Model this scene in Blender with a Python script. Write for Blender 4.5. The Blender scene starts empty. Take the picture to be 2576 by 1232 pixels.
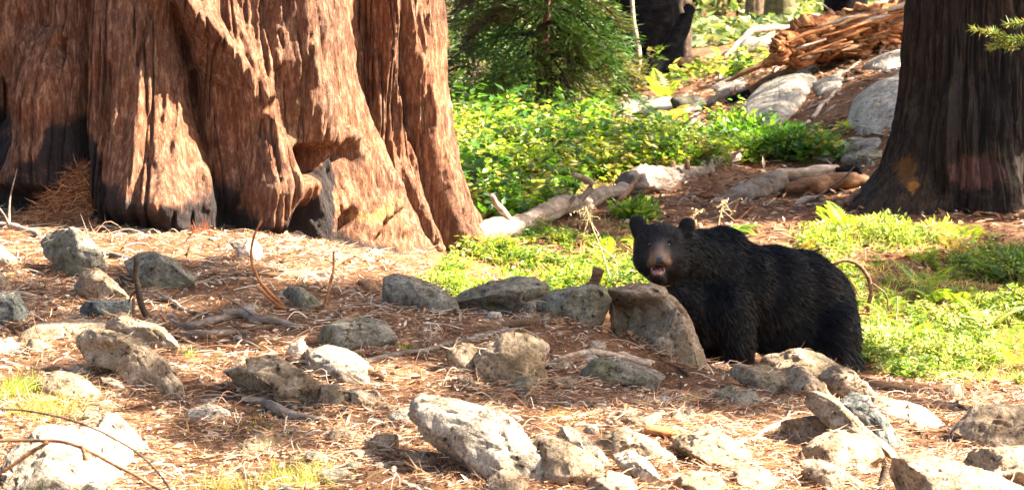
import bpy, bmesh, math, random
import numpy as np
from mathutils import Vector, Matrix

random.seed(7)
rng = np.random.default_rng(7)
SC = bpy.context.scene
COL = SC.collection

# ------------------------------------------------------------------ camera
F = 100.0 / 36.0 * 2576.0          # focal length in picture units (2576 wide)
CAM_Z = 2.65
TILT = math.atan(766.0 / F)
cam_d = bpy.data.cameras.new('camera')
cam_d.lens = 100.0
cam_d.sensor_width = 36.0
cam_d.clip_start = 0.1
cam_d.clip_end = 900.0
cam_d.dof.use_dof = True
cam_d.dof.focus_distance = 17.2
cam_d.dof.aperture_fstop = 6.3
cam = bpy.data.objects.new('camera', cam_d)
COL.objects.link(cam)
cam.location = (0, 0, CAM_Z)
cam.rotation_euler = (math.pi / 2 - TILT, 0, 0)
SC.camera = cam

# ------------------------------------------------------------------ sky and sun
SUN = np.array([0.72, -0.03, 0.68]); SUN /= np.linalg.norm(SUN)
w = bpy.data.worlds.new('World'); SC.world = w; w.use_nodes = True
wn = w.node_tree
bg = wn.nodes['Background']
sky = wn.nodes.new('ShaderNodeTexSky')
sky.sky_type = 'NISHITA'; sky.sun_disc = False
sky.sun_elevation = math.asin(SUN[2])
sky.sun_rotation = math.atan2(SUN[0], SUN[1])
sky.dust_density = 3.0
wn.links.new(sky.outputs[0], bg.inputs[0])
bg.inputs[1].default_value = 0.05
sun_d = bpy.data.lights.new('sun', 'SUN'); sun_d.energy = 5.0; sun_d.angle = math.radians(0.5)
sun_d.color = (1.0, 0.93, 0.82)
sun = bpy.data.objects.new('sun', sun_d); COL.objects.link(sun)
sun.location = (20, 5, 25)
sun.rotation_euler = Vector(SUN).to_track_quat('Z', 'Y').to_euler()
SC.view_settings.view_transform = 'Standard'
SC.view_settings.look = 'None'
SC.view_settings.gamma = 1.0
SC.view_settings.use_curve_mapping = False
SC.view_settings.exposure = 3.2
SC.view_settings.use_white_balance = True
SC.view_settings.white_balance_temperature = 7150
SC.cycles.max_bounces = 6
SC.cycles.diffuse_bounces = 3
SC.cycles.transmission_bounces = 3

# ------------------------------------------------------------------ mapping between picture and place
CT, ST = math.cos(TILT), math.sin(TILT)
def P(u, v, D):
    """point of the place at world depth D seen at picture position u, v"""
    u = np.asarray(u, float); v = np.asarray(v, float); D = np.asarray(D, float)
    a = (u - 1288.0) / F; b = (616.0 - v) / F
    dx = a; dy = CT + b * ST; dz = -ST + b * CT
    k = D / dy
    return np.stack(np.broadcast_arrays(dx * k, D, CAM_Z + dz * k), -1)
def UV(p):
    p = np.asarray(p, float)
    x, y, z = p[..., 0], p[..., 1], p[..., 2] - CAM_Z
    yc = y * CT - z * ST; zc = y * ST + z * CT
    return 1288.0 + F * x / yc, 616.0 - F * zc / yc

# ------------------------------------------------------------------ noise
def _hash(ix, iy, iz, s):
    h = (ix.astype(np.int64) * 374761393 + iy.astype(np.int64) * 668265263 + iz.astype(np.int64) * 2147483647 + s * 974634777) & 0xFFFFFFFF
    h = ((h ^ (h >> 13)) * 1274126177) & 0xFFFFFFFF
    h = ((h ^ (h >> 16)) * 2246822519) & 0xFFFFFFFF
    return ((h ^ (h >> 15)) & 0xFFFFFF) / float(0xFFFFFF)
def noise(p, s=0):
    i = np.floor(p); f = p - i; f = f * f * (3 - 2 * f); i = i.astype(np.int64)
    r = 0
    for dx in (0, 1):
        wx = f[..., 0] if dx else 1 - f[..., 0]
        for dy in (0, 1):
            wy = f[..., 1] if dy else 1 - f[..., 1]
            for dz in (0, 1):
                wz = f[..., 2] if dz else 1 - f[..., 2]
                r = r + wx * wy * wz * _hash(i[..., 0] + dx, i[..., 1] + dy, i[..., 2] + dz, s)
    return r * 2 - 1
def fbm(p, octv=4, s=0, gain=0.5):
    a, t, r = 1.0, 0.0, 0
    p = np.asarray(p, float)
    for k in range(octv):
        r = r + a * noise(p * (2.03 ** k) + 17.3 * k, s + k); t += a; a *= gain
    return r / t
def v3(x, y, z):
    return np.stack(np.broadcast_arrays(np.asarray(x, float), np.asarray(y, float), np.asarray(z, float)), -1)
def sm(a, b, x):
    t = np.clip((x - a) / (b - a), 0, 1); return t * t * (3 - 2 * t)

# ------------------------------------------------------------------ mesh helpers
def mesh(name, v, f, smooth=True, attr=None):
    """v (N,3); f (M,3) or (M,4), or a list of such; attr: dict name -> (N,) or (N,3)"""
    me = bpy.data.meshes.new(name)
    fs = f if isinstance(f, (list, tuple)) else [f]
    fs = [np.asarray(x, np.int32) for x in fs if len(x)]
    me.vertices.add(len(v))
    me.vertices.foreach_set('co', np.ascontiguousarray(v, np.float32).ravel())
    nl = sum(x.size for x in fs); npoly = sum(len(x) for x in fs)
    me.loops.add(nl); me.polygons.add(npoly)
    me.loops.foreach_set('vertex_index', np.concatenate([x.ravel() for x in fs]))
    tot = np.concatenate([np.full(len(x), x.shape[1], np.int32) for x in fs])
    st = np.concatenate([[0], np.cumsum(tot)[:-1]]).astype(np.int32)
    me.polygons.foreach_set('loop_start', st)
    me.polygons.foreach_set('use_smooth', np.full(npoly, smooth, bool))
    me.update(calc_edges=True)
    for k, a in (attr or {}).items():
        a = np.asarray(a, np.float32)
        if a.ndim == 1:
            at = me.attributes.new(k, 'FLOAT', 'POINT'); at.data.foreach_set('value', a)
        else:
            at = me.attributes.new(k, 'FLOAT_COLOR', 'POINT')
            at.data.foreach_set('color', np.concatenate([a, np.ones((len(a), 1), np.float32)], 1).ravel())
    return me
def link(name, me, mat=None, parent=None, label=None, cat=None, group=None, kind=None):
    o = bpy.data.objects.new(name, me); COL.objects.link(o)
    if mat and me is not None and not me.materials: me.materials.append(mat)
    if parent: o.parent = parent
    if label: o['label'] = label
    if cat: o['category'] = cat
    if group: o['group'] = group
    if kind: o['kind'] = kind
    return o
def empty(name, loc, label, cat, group=None):
    o = link(name, None, None, None, label, cat, group)
    o.location = loc
    return o
def put(o, root):
    """parent keeping world coordinates of a mesh written in world space"""
    o.parent = root
    o.matrix_parent_inverse = Matrix.Translation(-root.location)
def merge(parts):
    vs, fs, n = [], [], 0
    for v, f in parts:
        vs.append(v); fs.append(np.asarray(f) + n); n += len(v)
    return np.concatenate(vs), np.concatenate(fs)

def tubes(path, rad, sides=6, cap=True):
    """path (N,K,3), rad (N,K) -> verts, quads; N tubes at once"""
    path = np.asarray(path, float)
    if path.ndim == 2: path = path[None]
    rad = np.broadcast_to(np.asarray(rad, float), path.shape[:2])
    N, K, _ = path.shape
    t = np.gradient(path, axis=1); t /= np.linalg.norm(t, axis=-1, keepdims=True) + 1e-9
    ref = np.where(np.abs(t[:, :1, 2:3]) > 0.85, np.array([1., 0, 0]), np.array([0, 0, 1.]))
    a = np.cross(t, ref); a /= np.linalg.norm(a, axis=-1, keepdims=True) + 1e-9
    b = np.cross(t, a)
    th = np.arange(sides) / sides * 2 * np.pi
    ring = path[:, :, None] + rad[..., None, None] * (a[:, :, None] * np.cos(th)[:, None] + b[:, :, None] * np.sin(th)[:, None])
    v = ring.reshape(-1, 3)
    n, k, s = np.meshgrid(np.arange(N), np.arange(K - 1), np.arange(sides), indexing='ij')
    base = (n * K + k) * sides
    q = np.stack([base + s, base + (s + 1) % sides, base + sides + (s + 1) % sides, base + sides + s], -1).reshape(-1, 4)
    return v, q
def smooth_path(pts, n):
    pts = np.asarray(pts, float)
    d = np.concatenate([[0], np.cumsum(np.linalg.norm(np.diff(pts, axis=0), axis=1))])
    t = np.linspace(0, d[-1], n)
    # catmull-rom
    out = np.zeros((n, pts.shape[1]))
    m = np.gradient(pts, d, axis=0)
    i = np.clip(np.searchsorted(d, t, 'right') - 1, 0, len(d) - 2)
    h = (d[i + 1] - d[i])[:, None]; s = ((t - d[i]) / (d[i + 1] - d[i]))[:, None]
    return ((2*s**3-3*s**2+1)*pts[i] + (s**3-2*s**2+s)*h*m[i] + (-2*s**3+3*s**2)*pts[i+1] + (s**3-s**2)*h*m[i+1])
def ribbons(p, d, L, W, bend=0.3, segs=3, r=None, droop=None):
    """N curved narrow strips: p (N,3) start, d (N,3) direction, L, W (N,)"""
    r = r or rng
    N = len(p)
    d = d / (np.linalg.norm(d, axis=1, keepdims=True) + 1e-9)
    q = r.normal(size=(N, 3)); side = np.cross(d, q); side /= np.linalg.norm(side, axis=1, keepdims=True) + 1e-9
    q2 = r.normal(size=(N, 3)); cv = np.cross(d, q2); cv /= np.linalg.norm(cv, axis=1, keepdims=True) + 1e-9
    if droop is not None: cv = np.broadcast_to(np.asarray(droop, float), cv.shape)
    b = (r.random(N) * bend)[:, None]
    vs = []
    for k in range(segs + 1):
        t = k / segs
        c = p + d * (L * t)[:, None] + cv * b * (L * t * t)[:, None]
        ww = (W * (1 - t) ** 0.6 * 0.5 + W * 0.06)[:, None]
        vs.append(np.stack([c - side * ww, c + side * ww], 1))
    v = np.stack(vs, 1).reshape(-1, 3)
    n, k = np.meshgrid(np.arange(N), np.arange(segs), indexing='ij')
    o = (n * (segs + 1) + k) * 2
    f = np.stack([o, o + 1, o + 3, o + 2], -1).reshape(-1, 4)
    return v, f
def leafquads(c, d, nrm, L, W, fold=0.15):
    """N pointed leaves: centre-base c, axis d, normal nrm; 4 verts (diamond), 2 tris folded"""
    d = d / (np.linalg.norm(d, axis=1, keepdims=True) + 1e-9)
    s = np.cross(d, nrm); s /= np.linalg.norm(s, axis=1, keepdims=True) + 1e-9
    n = np.cross(s, d)
    L = np.asarray(L)[:, None]; W = np.asarray(W)[:, None]
    a = c; b = c + d * L * 0.45 + s * W * .5 + n * W * fold
    e = c + d * L; g = c + d * L * 0.45 - s * W * .5 + n * W * fold
    v = np.stack([a, b, e, g], 1).reshape(-1, 3)
    i = np.arange(len(c)) * 4
    f = np.concatenate([np.stack([i, i + 1, i + 2], 1), np.stack([i, i + 2, i + 3], 1)])
    return v, f
def inpoly(u, v, poly):
    u = np.asarray(u); v = np.asarray(v); c = np.zeros(u.shape, bool)
    n = len(poly)
    for i in range(n):
        x1, y1 = poly[i]; x2, y2 = poly[(i + 1) % n]
        if y1 == y2: continue
        cond = ((y1 > v) != (y2 > v)) & (u < (x2 - x1) * (v - y1) / (y2 - y1) + x1)
        c ^= cond
    return c

# ------------------------------------------------------------------ materials
def newmat(name):
    m = bpy.data.materials.new(name); m.use_nodes = True
    nt = m.node_tree; b = nt.nodes['Principled BSDF']
    return m, nt, b
def nd(nt, t, **k):
    n = nt.nodes.new(t)
    for a, x in k.items():
        if a in n.inputs: n.inputs[a].default_value = x
        else: setattr(n, a, x)
    return n
def ramp(nt, fac, stops):
    r = nt.nodes.new('ShaderNodeValToRGB')
    e = r.color_ramp.elements
    while len(e) < len(stops): e.new(0.5)
    for x, (p, c) in zip(e, stops):
        x.position = p; x.color = (*c, 1)
    nt.links.new(fac, r.inputs[0]); return r.outputs[0]
def mixc(nt, f, a, b, mode='MIX'):
    n = nt.nodes.new('ShaderNodeMix'); n.data_type = 'RGBA'; n.blend_type = mode
    for sck, x in ((n.inputs[0], f), (n.inputs[6], a), (n.inputs[7], b)):
        if hasattr(x, 'is_output'): nt.links.new(x, sck)
        elif isinstance(x, (int, float)): sck.default_value = x
        else: sck.default_value = (*x, 1)
    return n.outputs[2]
def noise_n(nt, scale, detail=4, vec=None, rough=0.6, stretch=None):
    n = nd(nt, 'ShaderNodeTexNoise'); n.inputs['Scale'].default_value = scale
    n.inputs['Detail'].default_value = detail; n.inputs['Roughness'].default_value = rough
    src = vec
    if src is None:
        g = nt.nodes.new('ShaderNodeNewGeometry'); src = g.outputs['Position']
    if stretch:
        mp = nt.nodes.new('ShaderNodeMapping'); mp.inputs['Scale'].default_value = stretch
        nt.links.new(src, mp.inputs[0]); src = mp.outputs[0]
    nt.links.new(src, n.inputs['Vector'])
    return n.outputs['Fac']
def bump(nt, b, h, strength=0.5, dist=0.02):
    n = nt.nodes.new('ShaderNodeBump'); n.inputs['Strength'].default_value = strength
    n.inputs['Distance'].default_value = dist
    nt.links.new(h, n.inputs['Height']); nt.links.new(n.outputs[0], b.inputs['Normal'])
def math_n(nt, op, a, b=None):
    n = nt.nodes.new('ShaderNodeMath'); n.operation = op
    for sck, x in zip(n.inputs, (a, b)):
        if x is None: continue
        if hasattr(x, 'is_output'): nt.links.new(x, sck)
        else: sck.default_value = x
    return n.outputs[0]
def att(nt, name, out='Fac'):
    a = nt.nodes.new('ShaderNodeAttribute'); a.attribute_name = name
    return a.outputs[out]
def rock_mat(name, lo, mid, hi, moss=(0.10, 0.10, 0.05), mossamt=0.35, sc=1.0):
    m, nt, b = newmat(name)
    tc = nt.nodes.new('ShaderNodeNewGeometry').outputs['Position']
    n1 = noise_n(nt, 9 * sc, 6, tc, 0.7); n2 = noise_n(nt, 60 * sc, 4, tc, 0.7); n3 = noise_n(nt, 3.2 * sc, 5, tc, 0.6)
    c = ramp(nt, n1, [(0.3, lo), (0.5, mid), (0.72, hi)])
    sp = ramp(nt, n2, [(0.35, (0.35, 0.33, 0.3)), (0.5, (1, 1, 1)), (0.7, (1.35, 1.35, 1.32))])
    c = mixc(nt, 0.85, c, sp, 'MULTIPLY')
    mf = ramp(nt, n3, [(0.5, (0, 0, 0)), (0.62, (mossamt,) * 3)])
    c = mixc(nt, mf, c, moss)
    n5 = noise_n(nt, 22 * sc, 3, tc, 0.55)
    c = mixc(nt, 1.0, c, ramp(nt, n5, [(0.30, (0.18, 0.15, 0.12)), (0.40, (1, 1, 1))]), 'MULTIPLY')
    n6 = noise_n(nt, 5.5 * sc, 5, tc, 0.75)
    c = mixc(nt, 0.75, c, ramp(nt, n6, [(0.34, (0.5, 0.42, 0.33)), (0.5, (1, 1, 1)), (0.66, (1.2, 1.2, 1.2))]), 'MULTIPLY')
    nt.links.new(c, b.inputs['Base Color']); b.inputs['Roughness'].default_value = 0.9
    b.inputs['Specular IOR Level'].default_value = 0.25
    h = math_n(nt, 'ADD', math_n(nt, 'MULTIPLY', n1, 1.2), math_n(nt, 'MULTIPLY', n2, 0.55))
    bump(nt, b, h, 0.9, 0.02)
    return m
def wood_mat(name, lo, mid, hi, sc=1.0, along=(3, 60, 60), rough=0.85):
    m, nt, b = newmat(name)
    n1 = noise_n(nt, 14 * sc, 5, None, .65, (.35, 1, 1)); n2 = noise_n(nt, 80 * sc, 3, None, .65, (.25, 1, 1)); n3 = noise_n(nt, 3 * sc, 3)
    c = ramp(nt, n1, [(0.3, lo), (0.5, mid), (0.7, hi)])
    c = mixc(nt, 0.6, c, ramp(nt, n2, [(0.35, (0.5, 0.5, 0.5)), (0.65, (1.3, 1.3, 1.3))]), 'MULTIPLY')
    c = mixc(nt, 0.35, c, ramp(nt, n3, [(0.35, (0.5, 0.45, 0.4)), (0.65, (1.2, 1.2, 1.2))]), 'MULTIPLY')
    nt.links.new(c, b.inputs['Base Color']); b.inputs['Roughness'].default_value = rough
    b.inputs['Specular IOR Level'].default_value = 0.2
    bump(nt, b, math_n(nt, 'ADD', n1, n2), 0.7, 0.01)
    return m
def tint_mat(name, rough=0.8, trans=0.0, spec=0.3, sheen=0.0):
    """colour from the per-piece attribute tint; optional translucency for leaves"""
    m, nt, b = newmat(name)
    c = att(nt, 'tint', 'Color')
    nt.links.new(c, b.inputs['Base Color'])
    b.inputs['Roughness'].default_value = rough; b.inputs['Specular IOR Level'].default_value = spec
    if trans:
        tr = nt.nodes.new('ShaderNodeBsdfTranslucent'); nt.links.new(mixc(nt, 1.0, c, (1.5, 1.45, 0.6), 'MULTIPLY'), tr.inputs[0])
        mx = nt.nodes.new('ShaderNodeMixShader'); mx.inputs[0].default_value = trans
        nt.links.new(b.outputs[0], mx.inputs[1]); nt.links.new(tr.outputs[0], mx.inputs[2])
        nt.links.new(mx.outputs[0], nt.nodes['Material Output'].inputs[0])
    return m
def tints(n_items, per, palette, jitter=0.25, r=None, wts=None):
    r = r or rng
    pal = np.array(palette)
    idx = r.choice(len(pal), n_items, p=wts)
    c = pal[idx] * (1 + r.uniform(-jitter, jitter, (n_items, 1)))
    return np.repeat(c, per, axis=0)

M_GREY = rock_mat('granite_grey', (0.07, 0.062, 0.048), (0.16, 0.145, 0.115), (0.27, 0.25, 0.205), (0.12, 0.115, 0.05), 0.55)
M_TAN = rock_mat('granite_tan', (0.12, 0.085, 0.052), (0.245, 0.18, 0.122), (0.38, 0.30, 0.215), (0.16, 0.115, 0.055), 0.4)
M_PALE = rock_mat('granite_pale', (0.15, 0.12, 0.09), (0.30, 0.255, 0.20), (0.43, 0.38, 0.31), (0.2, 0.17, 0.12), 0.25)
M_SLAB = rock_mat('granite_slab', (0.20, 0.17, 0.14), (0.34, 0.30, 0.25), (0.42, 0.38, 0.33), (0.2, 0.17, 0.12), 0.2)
M_DARK = rock_mat('granite_dark', (0.035, 0.035, 0.035), (0.08, 0.085, 0.08), (0.16, 0.165, 0.155), (0.06, 0.06, 0.045), 0.4)
M_WOODP = wood_mat('wood_pale', (0.22, 0.15, 0.10), (0.42, 0.32, 0.24), (0.6, 0.5, 0.4))
M_WOODG = wood_mat('wood_grey', (0.09, 0.065, 0.05), (0.2, 0.155, 0.125), (0.34, 0.28, 0.24))
M_WOODT = wood_mat('wood_tan_grey', (0.13, 0.095, 0.07), (0.25, 0.19, 0.145), (0.38, 0.31, 0.25))
M_WOODB = wood_mat('wood_brown', (0.07, 0.035, 0.02), (0.19, 0.10, 0.055), (0.34, 0.2, 0.11))
M_WOODO = wood_mat('wood_orange', (0.14, 0.045, 0.015), (0.36, 0.14, 0.055), (0.55, 0.27, 0.12))
M_CHAR = wood_mat('wood_charred', (0.003, 0.003, 0.0035), (0.008, 0.008, 0.009), (0.02, 0.02, 0.022), rough=0.95)
M_CHAR.node_tree.nodes['Principled BSDF'].inputs['Specular IOR Level'].default_value = 0.03
M_BARKD = wood_mat('bark_dark', (0.02, 0.014, 0.01), (0.06, 0.04, 0.028), (0.13, 0.09, 0.06))
M_LITTER = tint_mat('litter', 0.75, 0.0, 0.25)
M_LEAF = tint_mat('leaf', 0.4, 0.55, 0.5)
M_NEEDLE = tint_mat('needle_leaf', 0.5, 0.3, 0.4)
# ------------------------------------------------------------------ terrain
ctl_px = [(-500,1232,12.6),(0,1232,12.8),(700,1232,12.8),(1400,1232,12.8),(2000,1232,13.1),(2576,1232,13.4),(3000,1232,13.5),
 (0,1100,13.7),(700,1100,13.7),(1400,1100,13.7),(2000,1100,14.3),(2400,1150,14.3),
 (0,1000,14.5),(700,1000,14.5),(1400,1000,14.6),(1900,1000,15.4),(2400,1000,16.6),(2650,1000,16.8),
 (0,900,15.4),(700,900,15.3),(1200,900,15.4),(1600,930,16.0),(1850,930,16.5),
 (0,800,16.4),(400,800,16.3),(800,800,16.2),(1100,795,16.4),(1400,815,16.3),(1600,850,16.4),
 (0,700,17.6),(400,700,17.5),(800,700,17.4),(0,580,19.3),(400,600,18.9),(800,625,18.6),(1000,668,18.3),
 (0,480,20.6),(150,452,21.0),(1250,705,20.0),(2300,960,17.2),(2350,880,18.3),(2400,700,20.5),(2000,640,20.8),
 (2400,545,23.2),(2150,545,23.2),(1900,530,23.5),(1200,600,22.5),(1500,560,23),(1860,425,26),(1600,480,25),(2100,490,25),(2150,425,26.5),
 (1600,315,31),(2000,305,28.5),(2250,330,26.5),(2250,185,30),(2250,105,33),(1950,175,34),(1700,215,36),(1300,330,30),(1130,300,34)]
C = [tuple(P(*c)) for c in ctl_px]
for (u, D, z) in [(1100,17.8,.36),(1280,17.7,.14),(1500,17.6,.05),(1700,17.5,.0),(1900,17.6,0),(2100,17.6,-.02),(1300,19,.12),(1500,19,.05),(1700,19,.03),(2000,19,.04),
                  (1500,21,.15),(1750,21,.17),(1200,45,.7),(1800,45,.9),(2200,45,1.5),(2800,45,1.8),(600,45,.7),(0,60,.8),(1288,60,.9),(2500,60,1.4),(0,26,.75),(700,26,.6),
                  (-800,20,.9),(-800,26,.9),(-600,35,.9),(3200,18,.1),(3400,24,.6),(3400,32,1.6),(-800,14,.35),(-700,9,.2),(1288,9,.1),(3500,10,.1),(3400,14,.15)]:
    C.append(((u - 1288) / F * D, D, z))
C = np.array(C)
def _tps(r2): return 0.5 * r2 * np.log(r2 + 1e-9)
_n = len(C)
_A = np.zeros((_n + 3, _n + 3)); _d2 = ((C[:, None, :2] - C[None, :, :2]) ** 2).sum(-1)
_A[:_n, :_n] = _tps(_d2) + np.eye(_n) * 0.03
_A[:_n, _n] = 1; _A[:_n, _n+1:] = C[:, :2]; _A[_n, :_n] = 1; _A[_n+1:, :_n] = C[:, :2].T
_w = np.linalg.solve(_A, np.concatenate([C[:, 2], [0, 0, 0]]))
def _h_raw(x, y):
    sh = x.shape; q = np.stack([x.ravel(), y.ravel()], -1)
    out = np.empty(len(q))
    for i in range(0, len(q), 60000):
        s = q[i:i+60000]
        d2 = ((s[:, None] - C[None, :, :2]) ** 2).sum(-1)
        out[i:i+60000] = _tps(d2) @ _w[:_n] + _w[_n] + s @ _w[_n+1:]
    return out.reshape(sh)
def h_exact(x, y):
    x, y = np.broadcast_arrays(np.asarray(x, float), np.asarray(y, float))
    z = _h_raw(x, y)
    off = np.maximum(np.abs(x) - 8, 0) / 6 + np.maximum(y - 50, 0) / 15 + np.maximum(8 - y, 0) / 5
    k = sm(0, 1, off)
    z = z * (1 - k) + (1.0 + 0.012 * np.maximum(y - 50, 0) + 0.0) * k
    far = sm(0, 1, np.maximum(np.abs(x) - 8, 0) / 40 + np.maximum(y - 50, 0) / 60)
    z = z + far * 2.0 * fbm(v3(x * .02, y * .02, 0), 3, 5)
    z = z + 0.045 * fbm(v3(x * 1.3, y * 1.3, 0), 4, 3) + 0.016 * fbm(v3(x * 7, y * 7, 0), 3, 8)
    return z
def lines(segs):
    out = []
    for a, b, st in segs: out.append(np.arange(a, b, st))
    return np.concatenate(out)
xs = np.concatenate([-np.geomspace(6, 260, 28)[::-1], np.arange(-5.95, 5.96, 0.035), np.geomspace(6, 260, 28)])
ys = np.concatenate([-np.geomspace(1, 40, 8)[::-1], np.arange(0, 11, 0.5), np.arange(11, 19.5, 0.035), np.arange(19.5, 32, 0.08), 32 * (1.02 ** np.arange(0, 135))])
GX, GY = np.meshgrid(xs, ys, indexing='ij')
GZ = h_exact(GX, GY)
# quick lookup
_lx = np.arange(-9, 9.01, 0.05); _ly = np.arange(8, 62, 0.05)
_LX, _LY = np.meshgrid(_lx, _ly, indexing='ij'); _LZ = h_exact(_LX, _LY)
def H(x, y):
    x = np.asarray(x, float); y = np.asarray(y, float)
    fx = np.clip((x + 9) / .05, 0, len(_lx) - 1.001); fy = np.clip((y - 8) / .05, 0, len(_ly) - 1.001)
    i = fx.astype(int); j = fy.astype(int); a = fx - i; b = fy - j
    return (_LZ[i, j] * (1-a)*(1-b) + _LZ[i+1, j]*a*(1-b) + _LZ[i, j+1]*(1-a)*b + _LZ[i+1, j+1]*a*b)
_Dm = np.arange(9.5, 61, 0.03)
def ground_D(u, v, dmin=9.5):
    p = P(u, v, _Dm)
    hit = (p[:, 2] <= H(p[:, 0], p[:, 1])) & (_Dm >= dmin)
    return float(_Dm[np.argmax(hit)]) if hit.any() else 60.0

idx = np.arange(GX.size).reshape(GX.shape)
gf = np.stack([idx[:-1, :-1], idx[1:, :-1], idx[1:, 1:], idx[:-1, 1:]], -1).reshape(-1, 4)
mg, nt, b = newmat('forest_soil')
n1 = noise_n(nt, 2.2, 6, None, .7); n2 = noise_n(nt, 30, 5, None, .75); n3 = noise_n(nt, 110, 3, None, .7)
c = ramp(nt, n1, [(0.32, (0.065, 0.033, 0.018)), (0.5, (0.155, 0.080, 0.044)), (0.68, (0.26, 0.15, 0.09))])
c = mixc(nt, .85, c, ramp(nt, n2, [(0.32, (0.35, 0.3, 0.28)), (0.5, (1, 1, 1)), (0.68, (1.9, 1.7, 1.5))]), 'MULTIPLY')
c = mixc(nt, .6, c, ramp(nt, n3, [(0.35, (0.45, 0.45, 0.45)), (0.65, (1.7, 1.6, 1.5))]), 'MULTIPLY')
nt.links.new(c, b.inputs['Base Color']); b.inputs['Roughness'].default_value = .95; b.inputs['Specular IOR Level'].default_value = 0.15
bump(nt, b, math_n(nt, 'ADD', n2, math_n(nt, 'MULTIPLY', n3, .5)), 1.0, 0.03)
link('ground', mesh('ground', np.stack([GX, GY, GZ], -1).reshape(-1, 3), gf), mg, kind='structure')
# ------------------------------------------------------------------ giant sequoia on the left
def bark_mat(name, lo, mid, hi, ash=None, fiber=(30, 30, 6.0), charcol=(0.012, 0.011, 0.012)):
    m, nt, b = newmat(name)
    pos = nt.nodes.new('ShaderNodeNewGeometry').outputs['Position']
    f1 = noise_n(nt, 1.0, 6, pos, .72, fiber)
    f2 = noise_n(nt, 1.0, 6, pos, .75, (fiber[0] * 3.4, fiber[1] * 3.4, fiber[2] * 4.5))
    big = noise_n(nt, 1.3, 4, pos, .6); mid_n = noise_n(nt, 9, 5, pos, .7)
    c = ramp(nt, f1, [(0.3, lo), (0.5, mid), (0.68, hi)])
    c = mixc(nt, .8, c, ramp(nt, f2, [(0.32, (0.42, 0.38, 0.36)), (0.5, (1, 1, 1)), (0.66, (1.5, 1.45, 1.4))]), 'MULTIPLY')
    c = mixc(nt, .7, c, ramp(nt, big, [(0.35, (0.7, 0.72, 0.78)), (0.5, (1, 1, 1)), (0.65, (1.25, 1.05, 0.9))]), 'MULTIPLY')
    lich = ramp(nt, noise_n(nt, 2.1, 6, pos, .75), [(0.56, (0, 0, 0)), (0.7, (0.45,) * 3)])
    c = mixc(nt, lich, c, (0.16, 0.15, 0.085))
    # soot: the attribute gives where, noise frays its edge
    ch = att(nt, 'char')
    ch2 = math_n(nt, 'ADD', ch, math_n(nt, 'MULTIPLY', math_n(nt, 'SUBTRACT', mid_n, 0.5), 0.9))
    ch2 = math_n(nt, 'ADD', ch2, math_n(nt, 'MULTIPLY', math_n(nt, 'SUBTRACT', f2, 0.5), 1.4))
    cm = ramp(nt, ch2, [(0.36, (0, 0, 0)), (0.78, (0.95,) * 3)])
    soot = ramp(nt, f2, [(0.35, charcol), (0.62, tuple(x * 2.6 for x in charcol)), (0.8, (0.14, 0.13, 0.125))])
    c = mixc(nt, cm, c, soot)
    og = ramp(nt, math_n(nt, 'ADD', att(nt, 'raw'), math_n(nt, 'ADD', math_n(nt, 'MULTIPLY', math_n(nt, 'SUBTRACT', mid_n, 0.5), 1.1), math_n(nt, 'MULTIPLY', math_n(nt, 'SUBTRACT', f2, 0.5), 1.3))), [(0.45, (0, 0, 0)), (0.8, (.9, .9, .9))])
    c = mixc(nt, og, c, mixc(nt, 0.5, c, att(nt, 'rawcol', 'Color')))
    nt.links.new(c, b.inputs['Base Color'])
    b.inputs['Roughness'].default_value = .82; b.inputs['Specular IOR Level'].default_value = 0.22
    bump(nt, b, math_n(nt, 'ADD', math_n(nt, 'MULTIPLY', f1, 1.2), math_n(nt, 'ADD', math_n(nt, 'MULTIPLY', f2, .8), math_n(nt, 'MULTIPLY', mid_n, .6))), 1.0, 0.045)
    return m
M_SEQ = bark_mat('sequoia_bark', (0.08, 0.031, 0.017), (0.22, 0.100, 0.057), (0.49, 0.29, 0.185))
M_BURNT = bark_mat('burnt_bark', (0.012, 0.008, 0.006), (0.036, 0.024, 0.017), (0.085, 0.06, 0.045), fiber=(34, 34, 5.0))

def trunk(cx, cy, Rz, disp, zs, front_n, back_n, half=1.85, z0=None):
    th = np.concatenate([np.linspace(-half, half, front_n), np.linspace(half, 2 * np.pi - half, back_n + 2)[1:-1]])
    T, Z = np.meshgrid(th, zs, indexing='ij')
    R = Rz(Z, T)
    px, py = cx + R * np.sin(T), cy - R * np.cos(T)
    base = v3(px, py, Z)
    u, v = UV(base)
    d, extra = disp(T, Z, u, v, base)
    R2 = R + d
    p = v3(cx + R2 * np.sin(T), cy - R2 * np.cos(T), Z)
    n, m = T.shape
    i = np.arange(n * m).reshape(n, m); j = np.roll(i, -1, axis=0)
    f = np.stack([i[:, :-1], j[:, :-1], j[:, 1:], i[:, 1:]], -1).reshape(-1, 4)
    return p.reshape(-1, 3), f, {k: a.reshape(-1) if a.ndim == 2 else a.reshape(-1, 3) for k, a in extra.items()}

def ridge(u, v, pts):
    """pts rows: v, u, height, width left, width right"""
    a = np.array(pts, float)
    U, Hh, wl, wr = (np.interp(v, a[:, 0], a[:, k]) for k in (1, 2, 3, 4))
    du = u - U
    w = np.where(du < 0, wl, wr)
    env = sm(a[0, 0] - 60, a[0, 0], v) * (1 - sm(a[-1, 0], a[-1, 0] + 50, v))
    if a[0, 0] <= 0: env = 1 - sm(a[-1, 0], a[-1, 0] + 50, v)
    return Hh * np.exp(-np.abs(du / w) ** 1.9) * env
def blob(u, v, cu, cv, ru, rv, p=2.0):
    return np.exp(-(np.abs((u - cu) / ru) ** p + np.abs((v - cv) / rv) ** p))

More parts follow.
